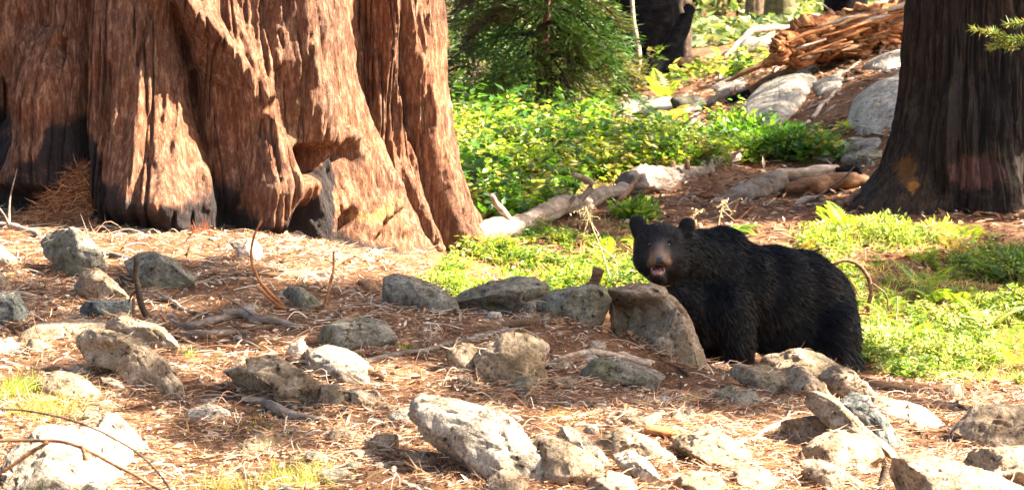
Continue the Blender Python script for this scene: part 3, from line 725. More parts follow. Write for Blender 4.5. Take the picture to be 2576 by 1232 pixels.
rocks = [
 # row along the crest, in front of the gully
 ([(957,722),(965,702),(1000,690),(1040,695),(1100,722),(1140,757),(1158,790),(1100,795),(1030,797),(985,790),(965,762)], 'rounded dark egg-shaped boulder, first of the row of stones before the green gully', G, .75, .25, 16.6),
 ([(1137,752),(1160,735),(1230,712),(1290,699),(1340,698),(1375,712),(1387,737),(1360,762),(1310,787),(1220,794),(1170,788),(1145,775)], 'long flat-topped grey boulder, second in the row of stones before the gully', G, .7, .3, 16.7),
 ([(1335,795),(1345,760),(1390,735),(1440,720),(1490,711),(1525,722),(1541,750),(1530,785),(1500,816),(1430,814),(1370,806)], 'rough grey boulder with broken branch stub behind it, third of the row of stones', G, .7, .3, 16.6),
 ([(1528,740),(1545,716),(1610,712),(1670,731),(1718,775),(1752,830),(1710,862),(1640,858),(1570,846),(1530,830)], 'big brown hollowed boulder under the muzzle side of the bear', T_, .55, .1, 16.6),
 ([(1640,855),(1672,833),(1690,800),(1703,775),(1725,798),(1757,850),(1782,910),(1788,930),(1740,934),(1700,920),(1665,902),(1645,880)], 'steep wedge-shaped boulder leaning against the chest side of the bear', T_, .8, .35, 16.4),
 ([(1312,788),(1322,765),(1340,758),(1350,775),(1338,795),(1318,800)], 'small upright grey stone left of the third boulder in the row', G, .8, .2, 16.45),
 ([(1340,805),(1350,791),(1375,790),(1388,804),(1378,820),(1350,820)], 'small bluish stone right beside the large pine cone', G, .9, .2, 16.3),
 # right cluster
 ([(1908,918),(1940,895),(1990,885),(2045,878),(2090,895),(2122,922),(2125,960),(2050,985),(1990,965),(1930,945)], 'broad pinkish boulder hiding the hind feet of the bear', T_, .6, .4, 16.65),
 ([(2068,955),(2100,928),(2140,933),(2172,960),(2210,1008),(2200,1030),(2130,1012),(2080,995)], 'angular tan block below the rump of the bear', T_, .7, .4),
 ([(1845,940),(1890,926),(1942,922),(1980,945),(1995,975),(1960,1000),(1900,975)], 'low smooth tan slab sunk in needles below the belly of the bear', T_, .8, .8),
 ([(1983,935),(2000,926),(2030,934),(2065,960),(2100,1008),(2060,1025),(2010,1005),(1992,975)], 'tan wedge stone with a grass blade growing at its tip', T_, .8, .6),
 ([(2118,1008),(2150,999),(2190,1013),(2232,1060),(2275,1118),(2265,1148),(2200,1118),(2160,1060)], 'dark grey tilted slab on the right flank of the stone heap', DK, .8, .4),
 ([(2040,1022),(2080,1004),(2130,1018),(2180,1068),(2240,1118),(2275,1165),(2230,1180),(2170,1140),(2100,1070)], 'long smooth brownish slab slanting down through the stone heap', T_, .7, .5),
 ([(1966,1070),(2010,1045),(2080,1043),(2132,1063),(2150,1098),(2100,1118),(2020,1130),(1978,1110)], 'lumpy tan stone under the upper slabs of the heap', T_, .8, .5),
 ([(2015,1135),(2060,1103),(2120,1093),(2190,1108),(2224,1150),(2220,1190),(2150,1205),(2080,1195),(2028,1170)], 'broad sunlit stone low in the heap with dark pits', T_, .8, .6),
 ([(2020,1178),(2060,1160),(2120,1183),(2175,1218),(2165,1245),(2080,1250),(2035,1225)], 'half buried tan stone at the foot of the stone heap', T_, .9, .6),
 ([(2376,998),(2382,975),(2398,965),(2415,972),(2422,992),(2416,1016),(2390,1016)], 'small egg-like stone standing alone on bare ground beyond the white slab', T_, .9, .1),
 ([(2410,1100),(2440,1058),(2470,1030),(2520,1027),(2600,1033),(2640,1080),(2620,1140),(2500,1150),(2440,1135)], 'large flat-topped boulder cut by the right edge of the view, upper one', T_, .8, .6),
 ([(2428,1190),(2460,1140),(2520,1128),(2600,1126),(2660,1160),(2640,1240),(2500,1245)], 'bulky boulder at the right edge under the flat-topped one', T_, .7, .4),
 ([(2255,1215),(2285,1165),(2340,1154),(2400,1163),(2480,1193),(2580,1235),(2570,1290),(2400,1300),(2260,1280)], 'big rounded boulder with sunlit back cut by the bottom edge on the right', T_, .6, .5),
 # middle foreground
 ([(1122,895),(1140,867),(1190,872),(1206,900),(1196,948),(1170,953),(1135,930)], 'squarish brown stone under the end of the long grey branch', T_, .9, .2),
 ([(1195,940),(1235,892),(1280,850),(1310,838),(1350,853),(1378,890),(1368,945),(1340,982),(1270,986),(1212,970)], 'large peaked tan boulder right of the squarish stone', T_, .75, .4),
 ([(1150,948),(1180,944),(1198,968),(1190,983),(1155,975)], 'small brown stone between the squarish and the peaked boulder', T_, .9, .2),
 ([(1455,930),(1495,905),(1550,903),(1600,918),(1668,948),(1650,972),(1600,987),(1540,987),(1490,972)], 'low grey-brown boulder under the pale split branch', G, .8, .5),
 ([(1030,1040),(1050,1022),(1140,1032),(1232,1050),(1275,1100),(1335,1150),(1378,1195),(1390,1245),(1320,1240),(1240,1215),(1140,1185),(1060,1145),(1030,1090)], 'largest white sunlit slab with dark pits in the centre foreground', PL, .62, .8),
 ([(975,1045),(1000,1029),(1037,1040),(1035,1078),(1000,1076),(980,1062)], 'pale stone touching the upper left corner of the largest white slab', PL, .9, .6),
 ([(1320,1150),(1380,1108),(1430,1118),(1490,1158),(1515,1198),(1470,1250),(1390,1250),(1340,1210)], 'blocky tan rock just right of the largest white slab', T_, .8, .6),
 ([(1405,1112),(1440,1083),(1490,1108),(1535,1152),(1525,1190),(1470,1155)], 'narrow white blade of rock behind the blocky tan rock', PL, .8, .7),
 ([(1495,1112),(1560,1083),(1620,1098),(1695,1140),(1685,1176),(1600,1158),(1530,1135)], 'flat brown slab beside the splintered dead wood', T_, .8, .6),
 ([(1698,1125),(1740,1098),(1790,1088),(1850,1118),(1890,1155),(1875,1188),(1810,1192),(1740,1155)], 'sunlit jagged rock with shadowed front right of the splintered wood', T_, .8, .8),
 ([(1545,1160),(1600,1143),(1650,1178),(1668,1212),(1640,1232),(1590,1212)], 'small sunlit stone below the flat brown slab', PL, .9, .6),
 ([(915,1115),(955,1090),(990,1094),(1003,1130),(990,1150),(940,1136)], 'small triangular brown stone left of the largest white slab', T_, .9, .4),
 # left of centre
 ([(803,865),(830,830),(870,811),(930,805),(970,820),(990,852),(996,885),(930,896),(860,896),(815,886)], 'grey lichen-stained boulder under the club-ended stick', G, .75, .3),
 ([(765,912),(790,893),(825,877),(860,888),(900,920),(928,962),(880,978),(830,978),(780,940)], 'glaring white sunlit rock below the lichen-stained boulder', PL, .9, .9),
 ([(615,918),(660,904),(700,909),(740,933),(790,963),(815,1012),(802,1034),(750,1022),(720,1006),(690,965),(640,940)], 'long brownish boulder slanting down right beside the white rock', T_, .6, .2),
 ([(560,940),(600,924),(660,928),(702,953),(714,978),(680,998),(640,992),(590,965)], 'squat tan stone left of the long slanting boulder', T_, .8, .4),
 ([(808,975),(850,969),(882,993),(888,1028),(850,1036),(815,1018)], 'dull brown stone wedged below the white rock', T_, .8, .3),
 ([(880,985),(915,980),(950,1000),(975,1035),(940,1045),(900,1030)], 'crumbly stone in shadow above the small triangular one', T_, .9, .4),
 ([(709,742),(725,724),(755,726),(790,753),(812,782),(760,790),(715,766)], 'grey wedge stone beside the foot of the orange forked twig', G, .8, .3),
 # left
 ([(93,612),(100,598),(130,584),(165,577),(195,590),(225,620),(262,688),(250,712),(190,705),(150,680),(110,645)], 'mossy grey boulder nearest the foot of the giant trunk', G, .7, .4),
 ([(180,728),(200,692),(235,678),(270,690),(300,715),(325,748),(312,775),(240,768),(195,752)], 'smooth tan boulder leaning below the mossy grey one', T_, .7, .4),
 ([(203,772),(220,757),(260,753),(310,757),(333,775),(328,800),(275,812),(215,806)], 'dark blue-grey stone under the smooth tan boulder', DK, .8, .2),
 ([(305,672),(330,648),(380,643),(430,658),(470,688),(502,715),(500,738),(450,742),(400,732),(350,712),(316,690)], 'broad dark grey boulder with a black stick standing before it', G, .7, .3),
 ([(-20,750),(10,734),(40,742),(58,780),(68,820),(30,830),(-20,830)], 'dark stone cut by the left edge, below the sticks', DK, .8, .2),
 ([(-40,640),(-5,618),(18,640),(40,672),(30,690),(-30,690)], 'pale stone poking in at the left edge near the grey branch', PL, .9, .4),
 ([(-50,700),(-10,680),(15,705),(25,735),(-10,745),(-50,740)], 'tan stone at the left edge above the dark one', T_, .9, .4),
 ([(55,845),(90,818),(180,811),(250,813),(292,833),(262,856),(200,864),(130,864),(85,862)], 'flat tan slab lying behind the long ridge-backed boulder', T_, .8, .8),
 ([(262,822),(300,801),(350,801),(400,816),(442,848),(460,878),(440,896),(380,880),(330,858),(280,850)], 'rounded tan boulder behind the right end of the long ridge-backed one', T_, .7, .5),
 ([(186,866),(225,841),(290,841),(360,863),(420,903),(458,943),(472,962),(455,990),(410,980),(340,955),(280,925),(205,915),(190,890)], 'long ridge-backed boulder with sunlit top and hollowed front, left foreground', T_, .5, .25),
 ([(85,968),(130,944),(190,953),(240,983),(256,1008),(240,1028),(170,1028),(118,996)], 'pinkish sunlit slab right of the grass tuft', T_, .9, .9),
 ([(-20,852),(25,852),(50,867),(48,888),(0,903),(-25,895)], 'small white rock at the left edge above the grass tuft', PL, .9, .8),
 ([(15,1160),(60,1108),(120,1083),(200,1093),(285,1118),(305,1152),(285,1200),(200,1250),(90,1270),(35,1230)], 'great pale boulder behind the blurred branches in the bottom left corner', PL, .8, .8),
 ([(240,1062),(285,1054),(345,1093),(402,1150),(385,1172),(300,1128)], 'narrow pale slab right of the great pale boulder', PL, .8, .9),
 ([(170,925),(195,918),(240,940),(232,958),(190,950)], 'small jagged brown stone below the long ridge-backed boulder', T_, .9, .4),
 ([(250,955),(290,957),(325,985),(318,1000),(280,985)], 'thin sunlit flake of rock right of the pinkish slab', PL, .9, .8),
 # background slope
 ([(2120,400),(2170,382),(2215,378),(2200,420),(2150,430)], 'grey stone tucked between the cut logs and the charred tree', G, .9, .5),
 ([(1690,250),(1740,240),(1775,252),(1760,275),(1700,280)], 'low grey rock on the slope behind the green plants', G, 1.0, .8),
 ([(1230,1205),(1262,1185),(1310,1200),(1330,1240),(1290,1262),(1235,1250)], 'tan stone under the lower edge of the largest white slab', T_, .9, .5),
 ([(1480,1212),(1530,1190),(1580,1205),(1600,1240),(1560,1270),(1490,1262)], 'flat sunlit stone at the bottom edge right of the blocky tan rock', T_, .9, .8),
 ([(1700,1200),(1750,1188),(1810,1200),(1830,1235),(1780,1262),(1710,1250)], 'broad half-buried stone at the bottom edge below the jagged rock', T_, .9, .8),
 ([(1850,1192),(1900,1178),(1950,1190),(1965,1225),(1910,1250),(1860,1235)], 'sunlit stone at the bottom edge left of the stone heap', T_, .9, .8),
 ([(1580,1055),(1620,1042),(1660,1052),(1665,1075),(1620,1088),(1585,1080)], 'small tan stone on the sunlit litter above the splintered dead wood', T_, .9, .7),
 ([(820,1090),(860,1075),(900,1088),(905,1112),(860,1125),(825,1115)], 'low brown stone left of the small triangular one', T_, .9, .7),
 ([(470,1035),(520,1020),(575,1035),(580,1062),(520,1075),(475,1062)], 'flat pale stone below the long ridge-backed boulder', PL, .9, .9),
 ([(600,1120),(650,1105),(700,1122),(690,1150),(630,1155)], 'half-buried tan stone above the straw grass at the bottom', T_, .9, .8),
 ([(1790,985),(1850,975),(1900,990),(1910,1012),(1850,1025),(1795,1012)], 'flat needle-covered grey stone left of the stone heap', G, .9, .9),
]
def slab(poly, label, mat, t, seed=0, name='flat_boulder'):
    """bedrock or slab lying in the slope: follows the ground and swells out of it"""
    pu = np.array([q[0] for q in poly], float); pv_ = np.array([q[1] for q in poly], float); cu, cv = pu.mean(), pv_.mean()
    n = len(poly); A_ = 56; Rn = 14
    q = np.concatenate([np.stack([np.linspace(pu[i], pu[(i+1) % n], 24, endpoint=False), np.linspace(pv_[i], pv_[(i+1) % n], 24, endpoint=False)], 1) for i in range(n)])
    ang = np.arctan2(q[:, 1] - cv, q[:, 0] - cu); rad = np.hypot(q[:, 0] - cu, q[:, 1] - cv); o = np.argsort(ang); ang, rad = ang[o], rad[o]
    ang = np.concatenate([ang - 2*np.pi, ang, ang + 2*np.pi]); rad = np.tile(rad, 3)
    th = np.linspace(-np.pi, np.pi, A_, endpoint=False); R = np.interp(th, ang, rad)
    pts = []
    for k in range(Rn + 1):
        f = (k / Rn) if k < Rn else 1.06
        for a in range(A_):
            u, v = cu + R[a] * f * math.cos(th[a]), cv + R[a] * f * math.sin(th[a])
            D = ground_D(u, v, 9.5); g = P(u, v, D); hgt = t * (max(0, 1 - min(f, 1) ** 2.6)) if k < Rn else -t * .6
            pts.append(g + np.array([0, -hgt * .25, hgt]))
    p = np.array(pts); wz = np.ptp(p[:, 0]); i_in = np.arange(len(p)) < Rn * A_
    p[:, 2] += np.where(i_in, .16 * t * fbm(p * 2.2 / wz * 1.5 + seed, 4, seed) * 2 + .05 * t * fbm(p * 14, 3, seed + 3) - .12 * t * (1 - sm(0, .07, np.abs(fbm(p * 2.4 / wz + seed, 3, seed + 7)))), 0)
    idx = np.arange((Rn + 1) * A_).reshape(Rn + 1, A_); nx = np.roll(idx, -1, axis=1)
    f = np.stack([idx[:-1], idx[1:], nx[1:], nx[:-1]], -1).reshape(-1, 4)
    c = p.mean(0); o = link(name, mesh(name, p - c, f), mat, None, label, 'rock'); o.location = c; ROCKS.append((p, np.concatenate([f[:, :3]])))
slab([(1835,330),(1850,285),(1880,245),(1920,212),(1980,182),(2045,176),(2060,200),(2030,250),(2000,290),(1950,335)], 'large smooth granite slab rising on the slope under the rotten log', M_SLAB, .16, 1)
slab([(2120,320),(2140,255),(2195,212),(2290,178),(2350,200),(2330,300),(2240,335),(2165,345)], 'granite slab partly hidden by the charred tree on the slope', M_SLAB, .15, 2)
slab([(2035,400),(2080,366),(2160,352),(2230,350),(2215,375),(2150,395),(2080,412)], 'flat sunlit white slab left of the charred tree foot', M_SLAB, .08, 3)
slab([(1540,268),(1600,246),(1690,246),(1730,268),(1650,292),(1560,292)], 'low tan slab on the slope left of the low grey rock', M_SLAB, .08, 4)
slab([(2160,170),(2210,140),(2300,122),(2310,160),(2230,185)], 'small granite slab just under the rotten log by the charred tree', M_SLAB, .08, 5)
slab([(2040,215),(2080,190),(2125,195),(2115,232),(2060,245)], 'small grey slab right of the large smooth granite one', M_SLAB, .06, 6)
slab([(1780,222),(1830,198),(1885,200),(1875,228),(1810,240)], 'flat grey slab at the end of the plank-like log', M_SLAB, .07, 7)
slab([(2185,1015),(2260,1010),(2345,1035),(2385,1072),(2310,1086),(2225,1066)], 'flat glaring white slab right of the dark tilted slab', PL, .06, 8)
BITES = {'big brown hollowed': [(1598, 806, 70, 44, .17)], 'long ridge-backed boulder with': [(250, 885, 50, 22, .05)]}
for i, a in enumerate(rocks):
    rock(a[0], a[1], a[2], a[3], a[4], D=(a[5] if len(a) > 5 else None), grow=(1.0 if len(a) > 5 else 1.08), bites=next((b for k, b in BITES.items() if k in a[1]), ()), seed=(i + 1 if i < 16 else i + 2), cuts_=(4 if 'hollowed' in a[1] or 'wedge-shaped' in a[1] else None), facets=(((0.1, -.55, .85), .80),) if a[4] > .7 else ())

# half-buried small stones among the named ones
r = np.random.default_rng(78)
V, Fc = ico(3); k = 0
while k < 95:
    u = r.uniform(-40, 2600); D = 12.7 + 5.5 * r.random() ** 1.3
    if D > 16.2 and u > 900: continue
    x = (u - 1288) / F * D; s = r.uniform(.022, .075)
    p = V * np.array([s * r.uniform(.8, 1.7), s * r.uniform(.8, 1.5), s * r.uniform(.5, 1.0)])
    for q in range(8):
        n = r.normal(size=3); n /= np.linalg.norm(n); e_ = p @ n; p = p - n * (np.maximum(e_ - e_.max() * r.uniform(.6, .85), 0) * .9)[:, None]
    p = p * (1 + .16 * fbm(V * 2.2 + k, 3, k))[:, None]
    a = r.uniform(0, 6.28); p = p @ np.array([[math.cos(a), math.sin(a), 0], [-math.sin(a), math.cos(a), 0], [0, 0, 1]])
    z = float(H(x, D)) + s * r.uniform(-.15, .25)
    t = k % 3
    o = link('small_stone', mesh('small_stone', p, Fc), (T_, PL, G)[t], None, ('small tan stone half buried in the needles', 'small pale stone half buried in the needles', 'small grey stone half buried in the needles')[t], 'stone', 'small half-buried stones')
    o.location = (x, D, z); ROCKS.append((p + np.array([x, D, z]), Fc)); k += 1

# small stones nobody names one by one
r = np.random.default_rng(77)
N = 700
V, Fc = ico(2)
vs, fs = [], []
for i in range(N):
    D = r.uniform(12.5, 19); u = r.uniform(-100, 2680); x = (u - 1288) / F * D
    if D > 17 and x > -.6: continue
    s = r.uniform(.006, .02) * (1.8 if r.random() < .08 else 1)
    p = V * np.array([s * r.uniform(.8, 1.6), s * r.uniform(.8, 1.5), s * r.uniform(.5, 1)])
    p = p * (1 + .3 * noise(V * 1.7 + i, i)[:, None]); a = r.uniform(0, 6.28)
    p = p @ np.array([[math.cos(a), math.sin(a), 0], [-math.sin(a), math.cos(a), 0], [0, 0, 1]])
    fs.append(Fc + len(vs) * len(V)); vs.append(p + np.array([x, D, float(H(x, D)) + s * .2]))
link('pebble_gravel', mesh('pebble_gravel', np.concatenate(vs), np.concatenate(fs)), M_PALE, None, 'small pale pebbles strewn over the needle-covered ground', 'gravel', kind='stuff')
# ------------------------------------------------------------------ the bear
def ell(u, v, D, ru, rv, rd):
    c = P(u, v, D); m = D / F
    V, Fc = ico(3)
    return V * np.array([ru * m, rd * m, rv * m]) + c, Fc
def limb(pts, n=14):
    """pts rows u, v, D, radius(px)"""
    a = smooth_path(np.array(pts, float), n)
    return [ell(q[0], q[1], q[2], q[3], q[3], q[3]) for q in a]
parts = []
# trunk of the body
parts += [ell(1806,694,17.45,92,104,80), ell(1788,762,17.42,82,112,84), ell(1815,650,17.5,80,84,66), ell(1868,724,17.52,104,118,88),
          ell(1940,742,17.62,122,128,100), ell(2010,758,17.72,112,132,102), ell(2060,790,17.8,92,128,98), ell(2090,850,17.84,72,100,84), ell(1975,800,17.66,130,100,92)]
# neck and head
parts += limb([(1672,636,17.2,62),(1720,640,17.3,66),(1775,655,17.42,78),(1815,680,17.5,86)], 8)
parts += [ell(1658,624,17.18,65,64,60), ell(1658,655,17.14,62,50,50), ell(1625,650,17.16,34,42,40), ell(1694,655,17.16,40,46,44), ell(1665,680,17.2,46,40,46), ell(1662,598,17.16,52,40,48)]
parts += limb([(1660,628,17.0,28),(1659,638,16.93,25),(1659,647,16.87,21),(1660,652,16.84,17)], 8)       # muzzle
parts += [ell(1640,662,16.95,14,14,24), ell(1679,661,16.95,14,14,24)]                                     # lips
parts += limb([(1656,700,17.02,24),(1655,697,16.93,15),(1655,696,16.90,11)], 6)                            # lower jaw
parts += [ell(1700,735,17.28,44,60,50), ell(1730,760,17.32,50,70,60)]
# ears
for s, (eu, ev) in ((-1, (1603, 564)), (1, (1728, 570))):
    parts += [ell(eu, ev, 17.2, 23, 25, 10), ell(eu + 8 * -s, ev + 20, 17.2, 24, 20, 15), ell(eu + s * 3, ev - 7, 17.2, 19, 18, 8)]
# legs
parts += limb([(1830,760,17.34,66),(1848,820,17.34,54),(1856,875,17.36,42),(1852,915,17.38,36),(1850,938,17.38,33)], 14)
parts += [ell(1838,944,17.34,38,15,42)]
parts += limb([(1775,780,17.62,60),(1790,850,17.66,48),(1800,905,17.7,38),(1800,938,17.7,34)], 12)
parts += [ell(1788,942,17.66,36,14,40)]
parts += limb([(2085,820,17.62,74),(2088,880,17.58,58),(2122,920,17.62,42),(2130,955,17.62,36),(2124,975,17.6,32)], 14)
parts += [ell(2110,984,17.54,42,14,40)]
parts += limb([(2070,830,18.02,70),(2060,885,18.06,52),(2085,930,18.06,38),(2080,965,18.06,34)], 12)
parts += [ell(2066,972,18.02,38,14,38)]
parts += [ell(2140,800,17.86,16,34,18)]      # tail
bvv, bff = merge(parts)
raw = bpy.data.objects.new('bear_raw', mesh('bear_raw', bvv, bff)); COL.objects.link(raw)
md = raw.modifiers.new('r', 'REMESH'); md.mode = 'VOXEL'; md.voxel_size = 0.0105
dg = bpy.context.evaluated_depsgraph_get()
me0 = bpy.data.meshes.new_from_object(raw.evaluated_get(dg))
bpy.data.objects.remove(raw)
bv = np.empty(len(me0.vertices) * 3, np.float32); me0.vertices.foreach_get('co', bv); bv = bv.reshape(-1, 3).astype(float)
be = np.empty(len(me0.edges) * 2, np.int32); me0.edges.foreach_get('vertices', be); be = be.reshape(-1, 2)
bu, bw = UV(bv)
facew = blob(bu, bw, 1658, 670, 50, 45, 4) * (bv[:, 1] < 17.1)
def lap(v, it, lam):
    deg = np.bincount(be.ravel(), minlength=len(v))[:, None] + 1e-9
    for _ in range(it):
        s = np.zeros_like(v)
        for a in range(3):
            s[:, a] = np.bincount(be[:, 0], v[be[:, 1], a], len(v)) + np.bincount(be[:, 1], v[be[:, 0], a], len(v))
        v = v + lam * (s / deg - v)
    return v
earw = np.clip(blob(bu, bw, 1604, 562, 30, 34, 4) + blob(bu, bw, 1729, 567, 30, 34, 4), 0, 1)
b1 = lap(bv, 3, .5); b2 = lap(bv, 26, .6)
kk = np.clip(np.maximum(facew, earw), 0, 1)[:, None]
bv = b1 * kk + b2 * (1 - kk)
# shallow muscle folds
bv0 = bv.copy()
# eye sockets
for (eu, ev) in ((1635, 615), (1681, 616)):
    k = blob(*UV(bv), eu, ev, 8, 7) * (bv[:, 1] < 17.1); bv[:, 1] += .016 * k
me0.vertices.foreach_set('co', bv.astype(np.float32).ravel()); me0.update()
me0.polygons.foreach_set('use_smooth', np.ones(len(me0.polygons), bool))
me0.name = 'body'
me0.calc_loop_triangles()
tri = np.empty(len(me0.loop_triangles) * 3, np.int32); me0.loop_triangles.foreach_get('vertices', tri); tri = tri.reshape(-1, 3)
bu, bw = UV(bv)
front = bv[:, 1] < 17.12
def bear_col(u, v, y):
    fr = 1 - sm(17.06, 17.14, y)
    base = np.array([.0028, .0032, .0050])[None] * np.ones((len(u), 1))
    k1 = np.clip((blob(u, v, 1659, 652, 21, 19, 4) + .7 * blob(u, v, 1659, 630, 11, 18, 4)) * fr * .85, 0, 1)[:, None]
    brown = np.array([.17, .105, .075])
    k2 = np.clip((blob(u, v, 1641, 656, 9, 14) + blob(u, v, 1679, 655, 9, 14)) * fr, 0, 1)[:, None]
    tan = np.array([.20, .115, .065])
    k0 = np.clip(blob(u, v, 1657, 628, 46, 38, 2) * fr * .55, 0, 1)[:, None]  # grey-brown sheen of the face, painted into the fur colour
    c = base * (1 - k0) + np.array([.05, .040, .036]) * k0
    c = c * (1 - k1) + brown * k1
    c = c * (1 - k2) + tan * k2
    eye = np.clip((blob(u, v, 1635, 615, 8, 7) + blob(u, v, 1681, 616, 8, 7)) * fr, 0, 1)[:, None]
    c = c * (1 - eye * .9)
    chest = np.clip(blob(u, v, 1676, 728, 9, 16) * (1 - sm(17.2, 17.3, y)), 0, 1)[:, None]
    c = c * (1 - chest * .6) + np.array([.10, .06, .035]) * chest * .6
    return c
bc = bear_col(bu, bw, bv[:, 1])
at = me0.attributes.new('tint', 'FLOAT_COLOR', 'POINT'); at.data.foreach_set('color', np.concatenate([bc, np.ones((len(bc), 1))], 1).astype(np.float32).ravel())
M_SKIN = tint_mat('bear_skin', .7, 0, .3)
M_FUR, nt, b = newmat('bear_fur')
nt.links.new(att(nt, 'tint', 'Color'), b.inputs['Base Color']); b.inputs['Roughness'].default_value = .36; b.inputs['Specular IOR Level'].default_value = .27
bear = empty('black_bear', tuple(P(1900, 930, 17.6)), 'black bear with brown muzzle standing behind the boulders, head turned to the viewer, mouth open', 'bear')
put(link('body', me0, M_SKIN), bear)
# fur
r = np.random.default_rng(11)
tv = bv[tri]; cr = np.cross(tv[:, 1] - tv[:, 0], tv[:, 2] - tv[:, 0]); ar = np.linalg.norm(cr, axis=1); tn = cr / (ar[:, None] + 1e-12)
cen = tv.mean(1); cuv = UV(cen)
wgt = ar * np.where(tn[:, 1] < .35, 1.0, .25) * np.where((cen[:, 1] < 17.3) & (cuv[0] < 1740) & (cuv[1] < 720), 2.6, 1.0)
NF = 150000
ti = r.choice(len(tri), NF, p=wgt / wgt.sum())
ab = r.random((NF, 2)); sw = ab.sum(1) > 1; ab[sw] = 1 - ab[sw]
fp = tv[ti, 0] + (tv[ti, 1] - tv[ti, 0]) * ab[:, :1] + (tv[ti, 2] - tv[ti, 0]) * ab[:, 1:]
vn = np.empty(len(me0.vertices) * 3, np.float32); me0.vertices.foreach_get('normal', vn); vn = vn.reshape(-1, 3)
fn = vn[tri[ti]].mean(1); fn /= np.linalg.norm(fn, axis=1, keepdims=True)
fu, fv = UV(fp)
nose = P(1661, 652, 16.82)
headk = (1 - sm(1700, 1770, fu)) * (1 - sm(700, 760, fv))
flow = np.array([.75, .1, -.75])[None] + .9 * np.stack([fbm(fp * 3.2, 2, 1), fbm(fp * 3.2, 2, 2), fbm(fp * 3.2, 2, 3)], 1)
hf = fp - nose; hf /= np.linalg.norm(hf, axis=1, keepdims=True)
flow = flow * (1 - headk[:, None]) + hf * 1.4 * headk[:, None]
flow -= fn * (flow * fn).sum(1, keepdims=True); flow /= np.linalg.norm(flow, axis=1, keepdims=True) + 1e-9
clump = fbm(fp * 22, 2, 6)
dirn = flow + fn * (.33 + .20 * clump)[:, None] + r.normal(size=(NF, 3)) * .16
dn = np.hypot((fu - 1661) / 62, (fv - 650) / 66)
Lf = np.where(headk > .5, .006 + .018 * np.clip(dn - .35, 0, 1.2), .034 + .024 * sm(1850, 2150, fu) + .015 * sm(780, 900, fv)) * r.uniform(.6, 1.25, NF) * (1 + .3 * clump)
ear_k = np.clip(blob(fu, fv, 1604, 562, 26, 30, 4) + blob(fu, fv, 1729, 567, 26, 30, 4), 0, 1)
Lf = Lf * (1 - .6 * ear_k)
mouth = (blob(fu, fv, 1655, 681, 16, 14, 4) > .3) & (fp[:, 1] < 17.1)
nosek = (blob(fu, fv, 1662, 655, 12, 9, 4) > .35) & (fp[:, 1] < 16.95)
keep = ~(mouth | nosek)
fp, dirn, Lf, fu, fv, clump = fp[keep], dirn[keep], Lf[keep], fu[keep], fv[keep], clump[keep]
Wf = np.where(Lf < .02, .0018, .0024)
hv, hf_ = ribbons(fp - dirn * .003, dirn, Lf, Wf, .25, 2, r, droop=(0.1, 0, -1))
hc = bear_col(fu, fv, fp[:, 1]) * (r.uniform(.7, 1.35, len(fp)) * (1 + .3 * clump))[:, None]
hc = np.repeat(np.clip(hc, .002, 1), 6, axis=0)
put(link('fur', mesh('fur', hv, hf_, True, {'tint': hc}), M_FUR), bear)
def solid(name, col, rough=.3, spec=.5):
    m, nt, b = newmat(name); b.inputs['Base Color'].default_value = (*col, 1); b.inputs['Roughness'].default_value = rough; b.inputs['Specular IOR Level'].default_value = spec
    return m
v, f = merge([ell(1661,655,16.80,12.5,9.5,10), ell(1655,659,16.80,7,6.5,8), ell(1667,659,16.80,7,6.5,8)])
put(link('nose', mesh('nose', v, f), solid('nose_skin', (.018, .012, .011), .38)), bear)
for s, u0 in ((-1, 1657), (1, 1668)):
    v, f = ell(u0, 659, 16.778, 2.6, 2.2, 4); put(link('nostril', mesh('nostril', v, f), solid('nostril', (.003, .002, .002), .6)), bear)
eyem = solid('eye', (.012, .006, .003), .12, .6)
for (eu, ev) in ((1635, 615), (1681, 616)):
    # sit each eye on the face surface
    k = np.hypot(bu - eu, bw - ev) + (bv[:, 1] > 17.2) * 99; y = bv[np.argmin(k), 1]
    v, f = ell(eu, ev, y - .006, 5.4, 5.0, 5); put(link('eye', mesh('eye', v, f), eyem), bear)
v, f = ell(1655, 679, 16.95, 17, 14.5, 22)
put(link('mouth_cavity', mesh('mouth_cavity', v, f), solid('mouth_inside', (.05, .012, .012), .5)), bear)
v, f = merge([ell(1655,686,16.905,10.5,6.5,24), ell(1652,684,16.90,5,5,20), ell(1658,684,16.90,5,5,20)])
put(link('tongue', mesh('tongue', v, f), solid('tongue_skin', (.30, .13, .12), .35)), bear)
th = np.linspace(-.55, math.pi + .55, 26)
ring = P(1655 + 15.5 * np.cos(th), 679 + 13.5 * np.sin(th), 16.885 + .03 * (1 - np.sin(np.clip(th, 0, math.pi))))
v, f = tubes(ring, .0058, 8); put(link('lower_lip', mesh('lower_lip', v, f), solid('lip_skin', (.17, .08, .075), .4)), bear)
tp = []
for k in np.linspace(.45, math.pi - .45, 9):
    c = P(1655 + 12 * math.cos(k), 680 + 11 * math.sin(k), 16.885); V, Fc = ico(1); tp.append((V * np.array([.0028, .0028, .005 if 1 < k < 2.1 else .007]) + c + np.array([0, 0, .004]), Fc))
v, f = merge(tp); put(link('lower_teeth', mesh('lower_teeth', v, f), solid('tooth', (.55, .5, .4), .3)), bear)
